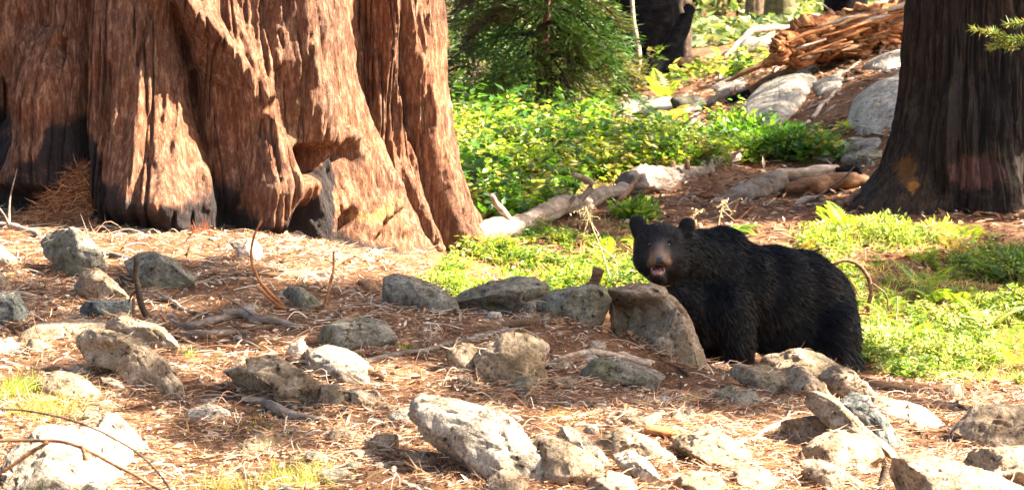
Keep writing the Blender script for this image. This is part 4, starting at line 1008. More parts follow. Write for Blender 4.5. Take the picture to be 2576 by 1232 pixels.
# ------------------------------------------------------------------ logs
def autoD(u, v, dmin=9.5): return ground_D(u, v, dmin)
def wood(pts, rad, label, mat, name='branch', cat='branch', K=None, sides=10, knob=.22, group=None, lift=0.0, seed=0, twigs=0, parent=None, smoothD=True, flat=1.0, ret=False, sink=0.35, dmin=9.5, wob=1.0, grain=None):
    """pts: (u, v) lying on the ground or (u, v, D); rad px"""
    r = np.random.default_rng(500 + seed)
    rr = np.interp(np.linspace(0, 1, len(pts)), np.linspace(0, 1, len(rad)), rad)
    D = np.array([q[2] if len(q) > 2 else autoD(q[0], q[1] + rr[i] * .7, dmin) for i, q in enumerate(pts)])
    if smoothD and len(pts[0]) == 2:
        D2 = np.median(D); D = np.clip(D, D2 - .9, D2 + .9) if D2 < 20 else D
    p = P([q[0] for q in pts], [q[1] for q in pts], D)
    if K is None: K = int(max(10, np.linalg.norm(np.diff(p, axis=0), axis=1).sum() / .03))
    K = min(K, 160)
    a = smooth_path(np.column_stack([p, rr / F * D]), K)
    path, R = a[:, :3], a[:, 3].copy()
    step = np.median(R)
    path = path + wob * step * .35 * np.stack([fbm(v3(np.arange(K) * .13, seed, 1), 3, seed), fbm(v3(np.arange(K) * .13, seed, 2), 3, seed), fbm(v3(np.arange(K) * .13, seed, 3), 3, seed)], 1) * 2
    path[:, 2] += lift
    # closed ends
    d0 = path[0] - path[1]; d0 /= np.linalg.norm(d0); d1 = path[-1] - path[-2]; d1 /= np.linalg.norm(d1)
    path = np.concatenate([[path[0] + d0 * R[0] * .12], [path[0] + d0 * R[0] * .1], path, [path[-1] + d1 * R[-1] * .1], [path[-1] + d1 * R[-1] * .12]])
    Rr = np.concatenate([[.001], [R[0] * .9], R, [R[-1] * .9], [.001]])
    v, f = tubes(path, Rr[None], sides)
    cen = np.repeat(path, sides, axis=0)
    off = v - cen; rad_m = np.repeat(Rr, sides)[:, None]
    ka = np.tile(np.arange(sides) / sides * 2 * np.pi, len(path)); al = np.repeat(np.arange(len(path)), sides) * (.03 / max(step, .004)) * .35
    n = fbm(v3(np.cos(ka) * 1.6, np.sin(ka) * 1.6, al * .45 + seed * 5), 4, 80 + seed)
    n2 = fbm(v3(np.cos(ka) * 4.5, np.sin(ka) * 4.5, al * .25 + seed * 3), 3, 90 + seed)
    gr = (.10 if max(rad) > 12 else 0) if grain is None else grain
    n3 = 1 - 2 * np.abs(fbm(v3(np.cos(ka) * 7, np.sin(ka) * 7, al * .35 + seed), 4, 95 + seed, .65)) if gr else 0
    off = off * (1 + knob * (n * 1.4 + n2 * .8) + gr * 1.5 * (n3 - .6))[:, None]; off[:, 2] *= flat
    v = cen + off
    prts = [(v, f)]
    for t in range(twigs):
        i = r.integers(int(K * .15), K - 2); d = r.normal(size=3); d[2] = abs(d[2]) + .2; d /= np.linalg.norm(d)
        L = R[i] * r.uniform(5, 14); pp = smooth_path(np.array([path[i], path[i] + d * L * .5, path[i] + d * L + r.normal(size=3) * L * .2]), 8)
        prts.append(tubes(pp[None], np.linspace(R[i] * .45, R[i] * .12, 8)[None], 5))
    v, f = merge(prts)
    if ret: return v, f
    me = mesh(name, v, f)
    if parent is not None:
        o = link(name, me, mat); put(o, parent); return o
    base = p.mean(0); me.transform(Matrix.Translation(-Vector(base)))
    o = link(name, me, mat, None, label, cat, group); o.location = base
    return o
def thing(pts, label, name, cat, D=None):
    u, v = pts[0][:2]; d = D or (pts[0][2] if len(pts[0]) > 2 else autoD(u, v))
    return empty(name, tuple(P(u, v, d)), label, cat)
# pale fallen trunk across the gully
L1 = [(1175,606,22.0),(1260,580,22.4),(1360,545,22.9),(1460,508,23.5),(1540,485,24.1),(1580,470,24.5)]
e = thing(L1, 'bleached fallen trunk with upright broken limbs lying in the green plants behind the boulder row', 'fallen_tree', 'fallen log')
wood(L1, [34, 30, 24, 20, 18], None, M_WOODT, 'trunk', parent=e, sides=32, knob=.12, seed=1, grain=.16)
wood([(1275,556,22.45),(1262,530,22.4),(1250,512,22.35),(1238,490,22.3)], [12, 9, 7], None, M_WOODT, 'limb', parent=e, seed=2)
wood([(1450,508,23.4),(1482,478,23.4),(1490,462,23.4),(1465,445,23.35),(1442,436,23.3)], [9, 9, 7], None, M_WOODT, 'limb', parent=e, seed=3)
wood([(1428,520,23.2),(1440,500,23.2),(1446,492,23.2)], [6, 5], None, M_WOODG, 'limb', parent=e, seed=4)
wood([(1530,535,23.3),(1580,545,23.4),(1625,540,23.5)], [8, 7, 5], None, M_WOODT, 'limb', parent=e, seed=5)
L2 = [(1585,466,24.6),(1640,462,25.0),(1700,455,25.4),(1760,435,25.8),(1800,418,26.1),(1850,400,26.5)]
e = thing(L2, 'fallen trunk with flaking sun-dappled bark and snapped branch stubs in the green plants', 'fallen_tree', 'fallen log')
wood(L2, [34, 40, 36, 26, 20, 12], None, M_WOODG, 'trunk', parent=e, sides=40, knob=.12, seed=6, grain=.26)
wood([(1730,470,25.2),(1765,480,25.1),(1790,478,25.1)], [8, 5], None, M_WOODG, 'limb', parent=e, seed=7)
wood([(1830,402,26.2),(1850,388,26.3),(1868,378,26.4)], [5, 4], None, M_WOODB, 'limb', parent=e, seed=8)
wood([(1555,505,23.9),(1580,480,24.2),(1600,455,24.4)], [8, 5], None, M_WOODB, 'limb', parent=e, seed=9)
for i, (a, b_) in enumerate([(1658, 425), (1690, 415), (1728, 410)]):
    wood([(a,b_+15,25.3),(a+2,b_,25.3),(a+3,b_-8,25.3)], [7, 5], None, M_WOODB, 'limb', parent=e, seed=10 + i)
wood([(1790,516,24.2),(1850,495,24.4),(1905,475,24.7),(1960,458,25.0)], [14, 26, 32, 30], 'scaly dark log between the flaking trunk and the cut pale logs', M_WOODG, 'fallen_log', 'log', sides=36, seed=14, grain=.24, knob=.1)
wood([(1950,440,25.2),(2030,437,25.3),(2110,432,25.4)], [14, 17, 18], 'upper of the two smooth cut logs lying beside the charred tree', M_WOODP, 'cut_log', 'log', sides=18, knob=.06, seed=15)
wood([(1965,478,24.9),(2030,468,25.0),(2130,458,25.2),(2170,456,25.3)], [12, 21, 20, 16], 'lower of the two smooth cut logs lying beside the charred tree', M_WOODB, 'cut_log', 'log', sides=18, knob=.08, seed=16)
wood([(2105,435,25.3),(2145,425,25.3),(2160,440,25.2)], [16, 12, 8], 'dark hollow stub at the end of the upper cut log', M_CHAR, 'log_stub', 'log', seed=17)
wood([(2055,500,24.2),(2090,470,24.3),(2125,445,24.3),(2150,418,24.3)], [3, 2.5, 2], 'thin bent stick leaning over the two cut logs', M_WOODG, 'stick', 'stick', seed=18)
wood([(2000,515,24.0),(2030,500,24.2),(2060,497,24.3)], [8, 9, 5], 'short bleached chunk of wood lying before the cut logs', M_WOODP, 'wood_chunk', 'wood', seed=19)
wood([(2080,545),(2130,510),(2180,480)], [10, 12, 16], 'root-like brown ridge of wood running into the foot of the charred tree', M_WOODB, 'root', 'root', seed=20)
# great rotten log on the slope
L3 = [(1935,140,31.0),(2000,116,31.3),(2090,92,31.8),(2200,66,32.4),(2340,28,33.2)]
e = thing(L3, 'great rotten orange-brown log with splintered layers on the slope', 'rotten_log', 'fallen log')
wood(L3, [10, 40, 50, 52, 58], None, M_WOODO, 'trunk', parent=e, sides=72, K=160, knob=.2, seed=21, flat=.9, grain=.42)
rs = np.random.default_rng(3)
for i in range(30):
    t = rs.uniform(0, .9); u0 = 1950 + 340 * t; v0 = 140 - 98 * t + rs.uniform(-46, 40); Ln = rs.uniform(40, 130); D0 = 30.6 + 1.6 * t + rs.uniform(-.1, .1)
    sl = -.29 + rs.uniform(-.08, .08)
    wood([(u0, v0, D0), (u0 + Ln * .5, v0 + sl * Ln * .5, D0 + .1), (u0 + Ln, v0 + sl * Ln, D0 + .2)], [3, rs.uniform(4, 12), 4], None, (M_WOODO, M_WOODB, M_WOODO, M_WOODO, M_WOODB, M_WOODP)[i % 6], 'splinter', parent=e, sides=6, knob=.4, seed=30 + i, flat=.6)
wood([(2100,58,32.6),(2160,40,33),(2230,38,33.4)], [6, 11, 8], 'bleached flaking top board of wood on the rotten log', M_WOODP, 'wood_slab', 'wood', seed=60, flat=.5)
wood([(2180,30,34.2),(2240,12,34.6),(2340,-20,35)], [16, 24, 26], 'dull grey log lying behind the top of the rotten log', M_WOODG, 'fallen_log', 'log', sides=18, seed=61)
wood([(1820,150,38),(1850,115,38.2),(1890,82,38.5),(1940,72,39),(2000,68,39.5)], [5, 8, 9, 9, 6], 'arched silver-brown branch bowing over the plants left of the rotten log', M_WOODG, 'arched_branch', 'branch', seed=62, sides=14)
wood([(1845,145,37),(1890,118,37.2),(1940,108,37.4),(1995,88,37.8)], [8, 20, 18, 12], 'curved weathered grey log under the arched branch', M_WOODG, 'fallen_log', 'log', sides=18, seed=63)
wood([(1990,60,38),(2040,50,38.3),(2080,44,38.6)], [8, 12, 9], 'grey hump of a log behind the upper end of the arched branch', M_WOODG, 'fallen_log', 'log', sides=16, seed=64)
wood([(1825,205,33.0),(1880,180,33.0),(1940,155,33.0),(1975,140,33)], [4, 9, 9, 6], 'plank-like tan log slanting up to the rotten log', M_WOODB, 'fallen_log', 'log', seed=65, sides=12, flat=.7)
wood([(1870,250,31.5),(1920,215,31.5),(1975,185,31.5),(2010,170,31.5)], [16, 16, 12, 8], 'charred-ended brown log above the smooth granite slab', M_WOODB, 'fallen_log', 'log', seed=66, sides=14)
wood([(1830,262,31.2),(1862,250,31.2),(1885,236,31.2)], [9, 15, 13], 'burnt black butt of wood at the low end of the brown log', M_CHAR, 'charred_stub', 'log', seed=67)
wood([(1545,300,31),(1620,305,31),(1700,290,31.4),(1740,275,31.8)], [10, 14, 12, 6], 'half buried dark weathered log behind the leafy plants', M_WOODG, 'fallen_log', 'log', seed=68, sides=14)
wood([(1720,285,31),(1780,262,31.5),(1830,240,32),(1870,215,32.4)], [6, 14, 12, 6], 'splintery grey log slanting across the slope, left of the granite slab', M_WOODG, 'fallen_log', 'log', seed=69, sides=14)
wood([(1700,160,37.5),(1760,150,38),(1830,140,38.5),(1860,135,38.8)], [10, 14, 12, 8], 'low brown log at the foot of the leaning charred log', M_WOODB, 'fallen_log', 'log', seed=70, sides=12)
wood([(1610,208,35.2),(1650,170,35.3),(1690,115,35.5),(1738,20,35.8)], [20, 23, 23, 15], 'leaning charred black log resting against the burnt trunk', M_CHAR, 'leaning_log', 'log', seed=71, sides=20, knob=.07, wob=.3)
wood([(1607,190,35.0),(1603,130,35.0),(1596,70,35.0),(1592,-10,35.0)], [7, 8, 6, 5], 'pale split strip of wood standing against the burnt trunk', M_WOODP, 'wood_strip', 'wood', seed=72, flat=1)
wood([(1716,34,35.6),(1712,10,35.6),(1722,-15,35.6)], [5, 4, 3], 'pale snag tip above the leaning charred log', M_WOODP, 'snag', 'wood', seed=73)
wood([(2070,12,34),(2100,35,33.6),(2130,50,33.2)], [2, 2.5, 2], 'thin grey twig hanging over the rotten log', M_WOODG, 'twig', 'twig', seed=74)
for i, (pts, rd, lab, mt) in enumerate([
   ([(2045,298),(2075,258),(2110,224)], [6, 6, 5], 'bleached white stick lying between the two granite slabs, longest of them', M_WOODP),
   ([(2008,332),(2020,318),(2036,305)], [8, 7, 5], 'short pale stick end below the long bleached white stick', M_WOODP),
   ([(1988,240),(2015,228),(2045,222)], [6, 6, 3], 'orange splinter of wood on the granite slab', M_WOODO),
   ([(2090,228),(2075,250),(2080,262)], [5, 4, 3], 'tan broken stick above the long bleached white stick', M_WOODB),
   ([(2098,196),(2115,184),(2134,175)], [8, 10, 6], 'pale curled chunk of wood at the top of the slope', M_WOODP),
   ([(2030,275),(2060,262),(2095,245)], [5, 6, 3], 'dull tan stick crossing under the bleached white stick', M_WOODG),
   ([(2120,150),(2160,140),(2200,122)], [8, 12, 8], 'heap-like orange bark slab under the rotten log', M_WOODO),
   ([(2210,110),(2250,100),(2290,92)], [7, 9, 7], 'brown bark slab next to the charred tree, upper slope', M_WOODB),
   ([(2060,170),(2100,155),(2135,140)], [8, 11, 8], 'crumbling orange slab at the low side of the rotten log', M_WOODO),
   ([(2130,330),(2180,318),(2240,322)], [4, 5, 3], 'brown stick below the partly hidden granite slab', M_WOODB)]):
    wood(pts, rd, lab, mt, 'stick' if rd[0] < 8 else 'wood_chunk', 'stick' if rd[0] < 8 else 'wood', seed=80 + i, flat=.7)

# loose wood all over the slope
rs = np.random.default_rng(12)
SL = [(1560,330),(1700,250),(1900,170),(2290,110),(2290,330),(2180,345),(2000,330),(1800,340)]
SB = [(1650,490),(1800,470),(2130,500),(2150,560),(1850,560),(1700,530)]
k = 0
while k < 84:
    u, v = rs.uniform(1540, 2300), rs.uniform(100, 570)
    if not (inpoly(u, v, SL) or inpoly(u, v, SB)): continue
    a = rs.choice([-.5, -.35, .1, -1.0]) + rs.normal() * .25; Ln = rs.uniform(18, 75); t = k % 4
    wood([(u, v), (u + Ln * .5 * math.cos(a), v + Ln * .5 * math.sin(a) * .8), (u + Ln * math.cos(a), v + Ln * math.sin(a) * .8)], [2, rs.uniform(2.5, 7), 2],
         ('grey scrap of wood lying loose on the slope', 'reddish scrap of wood lying loose on the slope', 'brown scrap of wood lying loose on the slope', 'bleached scrap of wood lying loose on the slope')[t],
         (M_WOODG, M_WOODO, M_WOODB, M_WOODP)[t], 'wood_scrap', 'wood', K=8, sides=6, seed=400 + k, flat=.6, group='loose wood scraps on the slope'); k += 1

# ------------------------------------------------------------------ sticks in the foreground
S = [
 ([(-10,566),(40,570),(70,580),(100,592)], [9, 10, 7], 'stubby grey branch at the left edge near the foot of the giant trunk', M_WOODG, 2),
 ([(188,576),(240,570),(300,574),(380,582),(440,580),(490,592),(530,612)], [3, 3, 2.5, 2], 'long thin pale wavy twig lying just before the giant trunk', M_WOODP, 1),
 ([(225,628),(265,638),(300,646),(345,656)], [7, 7, 6], 'grey branch between the mossy boulder and the broad dark boulder', M_WOODG, 2),
 ([(0,684),(60,682),(120,676),(175,664)], [3.5, 3.5, 3], 'dark straight stick at the left edge below the grey branch', M_BARKD, 1),
 ([(40,738),(75,742),(105,748)], [5, 6, 3], 'short pale stick right of the dark stone at the left edge', M_WOODP, 0),
 ([(355,742),(400,746),(440,764),(475,782),(535,790)], [5, 6, 4, 2], 'pale bent branch by the foot of the black upright stick', M_WOODP, 1),
 ([(0,851),(60,860),(130,866),(195,860)], [5, 6, 4], 'brown knotty stick in front of the flat tan slab', M_WOODB, 1),
 ([(452,822),(500,818),(540,806),(575,800)], [8, 12, 9], 'curled grey root with peeling rings left of the driftwood chunk', M_WOODG, 1),
 ([(470,842),(520,840),(570,836),(620,838)], [7, 10, 6], 'low grey root below the curled one', M_WOODG, 0),
 ([(562,792),(600,790),(650,806),(700,812),(757,826)], [16, 15, 10, 6], 'weathered greyish driftwood chunk at the centre left', M_WOODG, 2),
 ([(605,692),(680,694),(760,694),(810,690),(850,664),(905,630)], [6, 7, 8, 7, 5], 'thick orange-brown branch bent upward at its right end', M_WOODB, 0),
 ([(920,912),(990,893),(1060,884),(1120,868),(1200,852),(1240,842),(1276,830)], [7, 7, 7, 6, 5], 'long grey branch lying straight toward the peaked boulder', M_WOODG, 1),
 ([(1408,904),(1450,890),(1490,886),(1540,896),(1590,908),(1640,920)], [6, 9, 9, 8], 'pale split branch with orange ragged end on the low boulder', M_WOODP, 0),
 ([(1496,876),(1550,890),(1600,902),(1645,914)], [3, 5, 5], 'peeled strip lying on the pale split branch', M_WOODP, 0),
 ([(325,848),(380,842),(430,845),(475,862),(520,880)], [3, 3, 3, 2], 'thin pale curving twig above the long ridge-backed boulder', M_WOODP, 0),
 ([(674,892),(740,858),(824,820),(860,808),(898,793)], [2.5, 3, 4, 8, 8], 'club-ended brown stick pointing up right over the lichen-stained boulder', M_WOODB, 0),
 ([(780,946),(820,940),(862,940)], [3, 4, 3], 'short brown stick across the glaring white rock', M_WOODB, 1),
 ([(913,924),(940,944),(972,956)], [9, 10, 8], 'thick short brown log piece below the long grey branch', M_WOODB, 0),
 ([(612,1006),(655,1008),(694,994),(738,978)], [9, 10, 7, 5], 'pale short forked branch leaning on the long slanting boulder', M_WOODP, 1),
 ([(670,1022),(730,1042),(820,1062)], [12, 13, 5], 'grey-brown plank of old wood under the pale forked branch', M_WOODG, 0),
 ([(934,1133),(990,1155),(1040,1180),(1085,1208)], [4, 5, 5, 4], 'dark brown stick left of the largest white slab', M_WOODB, 1),
 ([(1308,992),(1360,996),(1403,1004),(1450,1012),(1510,1010)], [3, 4, 3, 2], 'thin dark stick on the needles in front of the low boulder', M_WOODG, 1),
 ([(1768,1032),(1810,1030),(1850,1020),(1913,1002)], [3, 3, 2], 'thin tan twig left of the stone heap', M_WOODB, 0),
 ([(1890,1110),(1930,1080),(1970,1064),(1985,1036)], [4, 7, 5, 3], 'glaring white dead twig left of the stone heap', M_WOODP, 1),
 ([(1840,1118),(1880,1108),(1925,1104)], [5, 6, 4], 'white stick right of the jagged sunlit rock', M_WOODP, 0),
 ([(1625,1084),(1680,1092),(1740,1098),(1700,1090)], [14, 12, 6], 'splintered reddish-brown dead wood in the sunlit litter', M_WOODO, 0),
 ([(2290,1018),(2340,1020),(2400,1020),(2447,1034)], [5, 7, 6, 4], 'dark brown branch below the lone egg-like stone', M_WOODB, 1),
 ([(2238,1066),(2290,1080),(2330,1084),(2378,1082)], [4, 5, 4], 'straight brown stick below the flat glaring slab', M_WOODB, 0),
 ([(2284,1120),(2340,1134),(2400,1132)], [4, 4, 3], 'thin brown stick left of the boulders at the right edge', M_WOODG, 0),
 ([(2168,958),(2220,972),(2285,980)], [12, 12, 8], 'mossy brown log piece lying right behind the stone heap', M_WOODB, 0),
 ([(2215,656),(2300,640),(2380,630),(2440,640),(2510,644)], [5, 5, 7, 4], 'long orange-brown branch in the bright plants before the charred tree', M_WOODO, 1),
 ([(800,820),(860,790),(930,750),(985,728)], [2.5, 2.5, 2], 'long thin dark twig left of the egg-shaped boulder', M_BARKD, 1),
 ([(1235,1260),(1240,1235)], [3, 3], 'tiny pale twig at the bottom edge', M_WOODP, 0),
 ([(400,860),(450,830),(480,800)], [4, 5, 4], 'tan straight stick crossing the peeling roots', M_WOODB, 0),
 ([(880,1000),(882,1040),(872,1065)], [3, 4, 3], 'white bent rootlet among the sunlit litter left of centre', M_WOODP, 1),
 ([(20,806),(50,850)], [4, 3], 'short orange stick poking up by the dark stone', M_WOODB, 0),
 ([(510,850),(580,842),(640,830)], [4, 5, 3], 'straight tan stick under the driftwood chunk', M_WOODB, 0),
 ([(580,846),(620,860),(660,880)], [3, 3, 2], 'pale thin stick slanting down from the driftwood chunk', M_WOODP, 0),
 ([(1538,820),(1560,830),(1600,840)], [3, 3, 2], 'small grey stick in the shade under the hollowed boulder', M_WOODG, 0),
 ([(1665,905),(1700,922),(1735,945)], [4, 5, 6], 'brown twig at the foot of the wedge-shaped boulder', M_WOODB, 1),
 ([(960,1005),(930,985),(900,990)], [3, 3, 2], 'pale looping twig right of the crumbly stone', M_WOODP, 0),
]
for i, (pts, rd, lab, mt, tw) in enumerate(S):
    wood(pts, rd, lab, mt, 'branch' if max(rd) > 7 else 'stick', 'branch' if max(rd) > 7 else 'stick', seed=200 + i, twigs=tw, lift=.004)
# upright or arching ones: one distance each, foot in the ground
def upright(pts, rd, lab, mt, D=None, name='twig', cat='twig', extra=(), seed=0, tw=0):
    u, v = pts[-1]; D = D or autoD(u, v)
    e = empty(name, tuple(P(u, v, D)), lab, cat)
    pts = list(pts) + [(u + 2, v + 14)]
    wood([(a, b_, D) for a, b_ in pts], rd, None, mt, 'stem', parent=e, seed=seed, twigs=tw, wob=2.2, knob=.35)
    for k, (p2, r2) in enumerate(extra): wood([(a, b_, D) for a, b_ in p2], r2, None, mt, 'side_twig', parent=e, seed=seed + 40 + k)
    return e
upright([(334,650),(340,690),(352,740),(364,780),(378,806)], [6, 7, 8, 9], 'black dead stick standing upright in front of the broad dark boulder', M_BARKD, seed=300, extra=[([(348,726),(330,745),(326,760)], [3, 2])])
upright([(660,556),(640,598),(636,660),(655,705),(690,745),(722,782)], [2.5, 3.5, 4.5, 5.5], 'orange forked twig standing in the litter before the giant trunk', M_WOODO, seed=301, extra=[([(645,716),(668,740),(715,778)], [4.5, 5])])
upright([(838,630),(838,680),(826,740),(818,780)], [3, 4, 5], 'orange upright twig between the grey wedge stone and the egg-shaped boulder', M_WOODO, seed=302)
upright([(2098,662),(2128,652),(2162,662),(2188,695),(2192,740),(2182,780)], [4, 5, 6, 6], 'curved dead branch arching behind the rump of the bear', M_WOODB, 19.2, 'arched_branch', 'branch', [([(2100,690),(2140,710),(2165,750)], [3, 2]), ([(2195,712),(2228,740),(2235,780)], [2.5, 2])], 303)
upright([(2520,1024),(2460,1034),(2415,1060),(2388,1090),(2388,1106)], [2.5, 3.5, 4], 'pale twig arching over the upper boulder at the right edge', M_WOODP, seed=304)
upright([(1499,680),(1494,694),(1480,718)], [13, 12, 13], 'short brown broken stub sticking up behind the row of stones', M_WOODB, 17.25, 'branch_stub', 'branch', seed=305)
upright([(1082,812),(1100,815),(1090,845),(1062,868)], [1.8, 2, 2], 'pale curled grass-like stem looping above the long grey branch', M_WOODP, seed=306, extra=[([(1100,815),(1113,838)], [1.8, 1.2]), ([(1082,812),(1083,850),(1076,870)], [1.5, 1.5])])
upright([(335,752),(334,790),(336,840)], [4, 4, 4], 'slim brown stick standing beside the black upright stick', M_WOODB, seed=307)
upright([(2255,800),(2258,770),(2256,745)][::-1], [1, 1.5, 2], 'small dry stalk in the bright plants right of the bear', M_WOODP, 18.6, seed=308)
upright([(1105,200),(1120,235),(1135,265)], [2, 3, 3], 'pale thin stick leaning from the edge of the giant trunk', M_WOODP, 22.6, seed=309)
# blurred near branches, bottom left
upright([(-30,1030),(60,1034),(150,1050),(240,1082),(330,1130),(400,1190),(440,1262)], [2.6, 3, 3.2, 3], 'thin dark branch arching across the bottom left corner, upper one', M_BARKD, 10.6, 'arched_branch', 'branch', seed=310, tw=2)
upright([(-30,1105),(60,1106),(150,1108),(210,1125),(300,1170),(380,1215),(470,1290)], [4.2, 5, 4.8, 4.6], 'thick knobby brown branch arching across the bottom left corner, lower one', M_WOODB, 10.4, 'arched_branch', 'branch', [([(120,1112),(60,1150),(0,1190)], [6, 5]), ([(205,1120),(212,1140),(214,1156)], [6, 8])], 311, 2)
upright([(2240,1176),(2226,1200),(2210,1232)], [7, 11, 14], 'dark splintered wood stub beside the big rounded boulder', M_BARKD, name='wood_stub', cat='wood', seed=312)
rock([(715,890),(728,858),(752,850),(772,870),(776,895),(770,920),(735,922),(718,912)], 'upright pale splintered wood chunk left of the lichen-stained boulder', M_WOODP, .7, .2, seed=120, name='wood_chunk', cat='wood', rough=1.3)
rock([(895,725),(905,705),(940,702),(962,715),(965,735),(930,742),(900,738)], 'brown piece of rotten wood left of the egg-shaped boulder', M_WOODB, .9, .3, seed=121, name='wood_chunk', cat='wood')
rock([(560,600),(590,612),(640,606),(662,640),(640,670),(600,640)], 'white bleached wood piece in the litter before the giant trunk', M_WOODP, .7, .8, seed=122, name='wood_chunk', cat='wood')

# ------------------------------------------------------------------ pine cone
def cone(u0, v0, u1, v1, rpx, lab, seed=0):
    D = autoD((u0 + u1) / 2, max(v0, v1) + rpx * .5)
    a, b_ = P(u0, v0, D), P(u1, v1, D - .02); ax = b_ - a; L = np.linalg.norm(ax); ax = ax / L; R = rpx / F * D
    e = empty('pine_cone', tuple((a + b_) / 2 - np.array([0, 0, R])), lab, 'pine cone')
    s1 = np.cross(ax, [0, 1, .2]); s1 /= np.linalg.norm(s1); s2 = np.cross(ax, s1)
    v, f = tubes((a + ax * (np.linspace(0, 1, 12) * L)[:, None])[None], (R * .55 * np.sin(np.linspace(.35, 2.9, 12)))[None], 10)
    put(link('core', mesh('core', v, f), M_WOODB), e)
    n = 110; me_s = None
    V = np.array([[0, 0, 0], [.55, .42, .05], [1, .25, .22], [1.08, 0, .34], [1, -.25, .22], [.55, -.42, .05], [.6, 0, -.12]])
    Fs = [[0, 1, 6], [1, 2, 6], [2, 3, 6], [3, 4, 6], [4, 5, 6], [5, 0, 6], [0, 5, 4, 1][::-1][:3], [1, 4, 2], [2, 4, 3]]
    me_s = mesh('scale', V, np.array(Fs), False); me_s.materials.append(M_CONE)
    for i in range(n):
        t = (i + .5) / n; ph = i * 2.39996
        rad = s1 * math.cos(ph) + s2 * math.sin(ph); sz = R * 1.0 * math.sin(.45 + 2.3 * t)
        x = rad * .85 + ax * .5; x /= np.linalg.norm(x); y = np.cross(ax, rad); z = np.cross(x, y)
        o = link('scale', me_s, None); o.parent = e; o.matrix_parent_inverse = Matrix.Translation(-e.location)
        m = Matrix(((x[0], y[0], z[0], 0), (x[1], y[1], z[1], 0), (x[2], y[2], z[2], 0), (0, 0, 0, 1)))
        pp = a + ax * L * t + rad * R * .12
        o.matrix_basis = Matrix.Translation(pp) @ m @ Matrix.Scale(sz * .85, 4)
M_CONE = wood_mat('cone_scale', (.12, .06, .03), (.3, .17, .09), (.5, .33, .2))
cone(1262, 818, 1358, 806, 15, 'large brown pine cone lying before the third boulder of the row')
cone(660, 826, 690, 820, 10, 'small dark pine cone near the driftwood chunk')
# ------------------------------------------------------------------ litter
def scatter(N, d0, d1, r, margin=120, power=1.0):
    D = d0 + (d1 - d0) * r.random(N) ** power
    u = r.uniform(-margin, 2576 + margin, N); x = (u - 1288) / F * D
    return x, D
LPAL = [(.42, .24, .13), (.30, .14, .07), (.20, .09, .045), (.48, .32, .20), (.56, .44, .33), (.12, .055, .03), (.38, .17, .075), (.50, .38, .28)]
r = np.random.default_rng(21)
x, y = scatter(98000, 12.0, 21.5, r)
dens = fbm(v3(x * 1.6, y * 1.6, 1), 3, 12)
x2, uu = None, None
z = H(x, y); U_, V_ = UV(v3(x, y, z))
keep = (r.random(len(x)) < .62 + 1.5 * dens) & ~((U_ > 1080) & (V_ < 690)) & ~((y > 17.2) & (U_ > 1250) & (U_ < 2200)) & ~((U_ > 2150) & (V_ < 900))
x, y, z = x[keep], y[keep], z[keep]; N = len(x)
d = np.stack([r.normal(size=N), r.normal(size=N) * .8, np.abs(r.normal(size=N)) * .10], 1)
v, f = ribbons(v3(x, y, z + r.uniform(-.002, .018, N)), d, r.uniform(.02, .12, N), r.uniform(.0014, .0046, N), .22, 2, r)
link('needle_litter', mesh('needle_litter', v, f, False, {'tint': tints(N, 6, LPAL, .3, r)}), M_LITTER, None, 'brown fallen needles and stems carpeting the sunlit foreground slope', 'litter', kind='stuff')
# needles caught against and on the stones
PV, PN = [], []
for (q, fc) in ROCKS:
    if q[:, 1].mean() > 19.5: continue
    gz = H(q[:, 0], q[:, 1]); near = np.abs(q[:, 2] - gz) < .03
    nb_ = int(min(220, 40 + 900 * np.ptp(q[:, 0])))
    if near.any():
        i = r.choice(np.flatnonzero(near), nb_); c = q.mean(0); o = q[i] - c; o[:, 2] = 0; o /= np.linalg.norm(o, axis=1, keepdims=True) + 1e-6
        pp = q[i] + o * np.abs(r.normal(size=(nb_, 1))) * .035; pp[:, 2] = H(pp[:, 0], pp[:, 1]) + r.uniform(0, .035, nb_); PV.append(pp)
    tr = q[fc]; nn_ = np.cross(tr[:, 1] - tr[:, 0], tr[:, 2] - tr[:, 0]); nn_ /= np.linalg.norm(nn_, axis=1, keepdims=True) + 1e-9
    up = np.flatnonzero((nn_[:, 2] > .8) & (tr[:, 0, 2] > H(tr[:, 0, 0], tr[:, 0, 1]) + .01))
    if len(up): PV.append(tr[r.choice(up, max(3, nb_ // 9)), 0] + [0, 0, .003])
PV = np.concatenate(PV); N = len(PV)
d = np.stack([r.normal(size=N), r.normal(size=N) * .8, np.abs(r.normal(size=N)) * .12], 1)
v, f = ribbons(PV, d, r.uniform(.03, .11, N), r.uniform(.0022, .005, N), .4, 2, r)
link('needle_drift_litter', mesh('needle_drift_litter', v, f, False, {'tint': tints(N, 6, LPAL, .3, r)}), M_LITTER, None, 'needles drifted against the stones', 'litter', kind='stuff')
# bark flakes and leaf scraps
x, y = scatter(17000, 12.0, 21.5, r); z = H(x, y); U_, V_ = UV(v3(x, y, z))
keep = ~((U_ > 1080) & (V_ < 690)) & ~((y > 17.2) & (U_ > 1250) & (U_ < 2200)) & ~((U_ > 2150) & (V_ < 900)); x, y, z = x[keep], y[keep], z[keep]; N = len(x)
nr = np.array([0, 0, 1.]) + r.normal(size=(N, 3)) * .55
v, f = leafquads(v3(x, y, z + r.uniform(0, .014, N)), r.normal(size=(N, 3)) * [1, 1, .2], nr, r.uniform(.012, .05, N), r.uniform(.006, .02, N), .2)
link('bark_flake_litter', mesh('bark_flake_litter', v, f, False, {'tint': tints(N, 4, [(.5, .36, .24), (.62, .52, .42), (.34, .18, .09), (.16, .08, .05), (.4, .2, .08)], .3, r)}), M_LITTER, None, 'bark flakes and leaf scraps mixed into the needles', 'litter', kind='stuff')
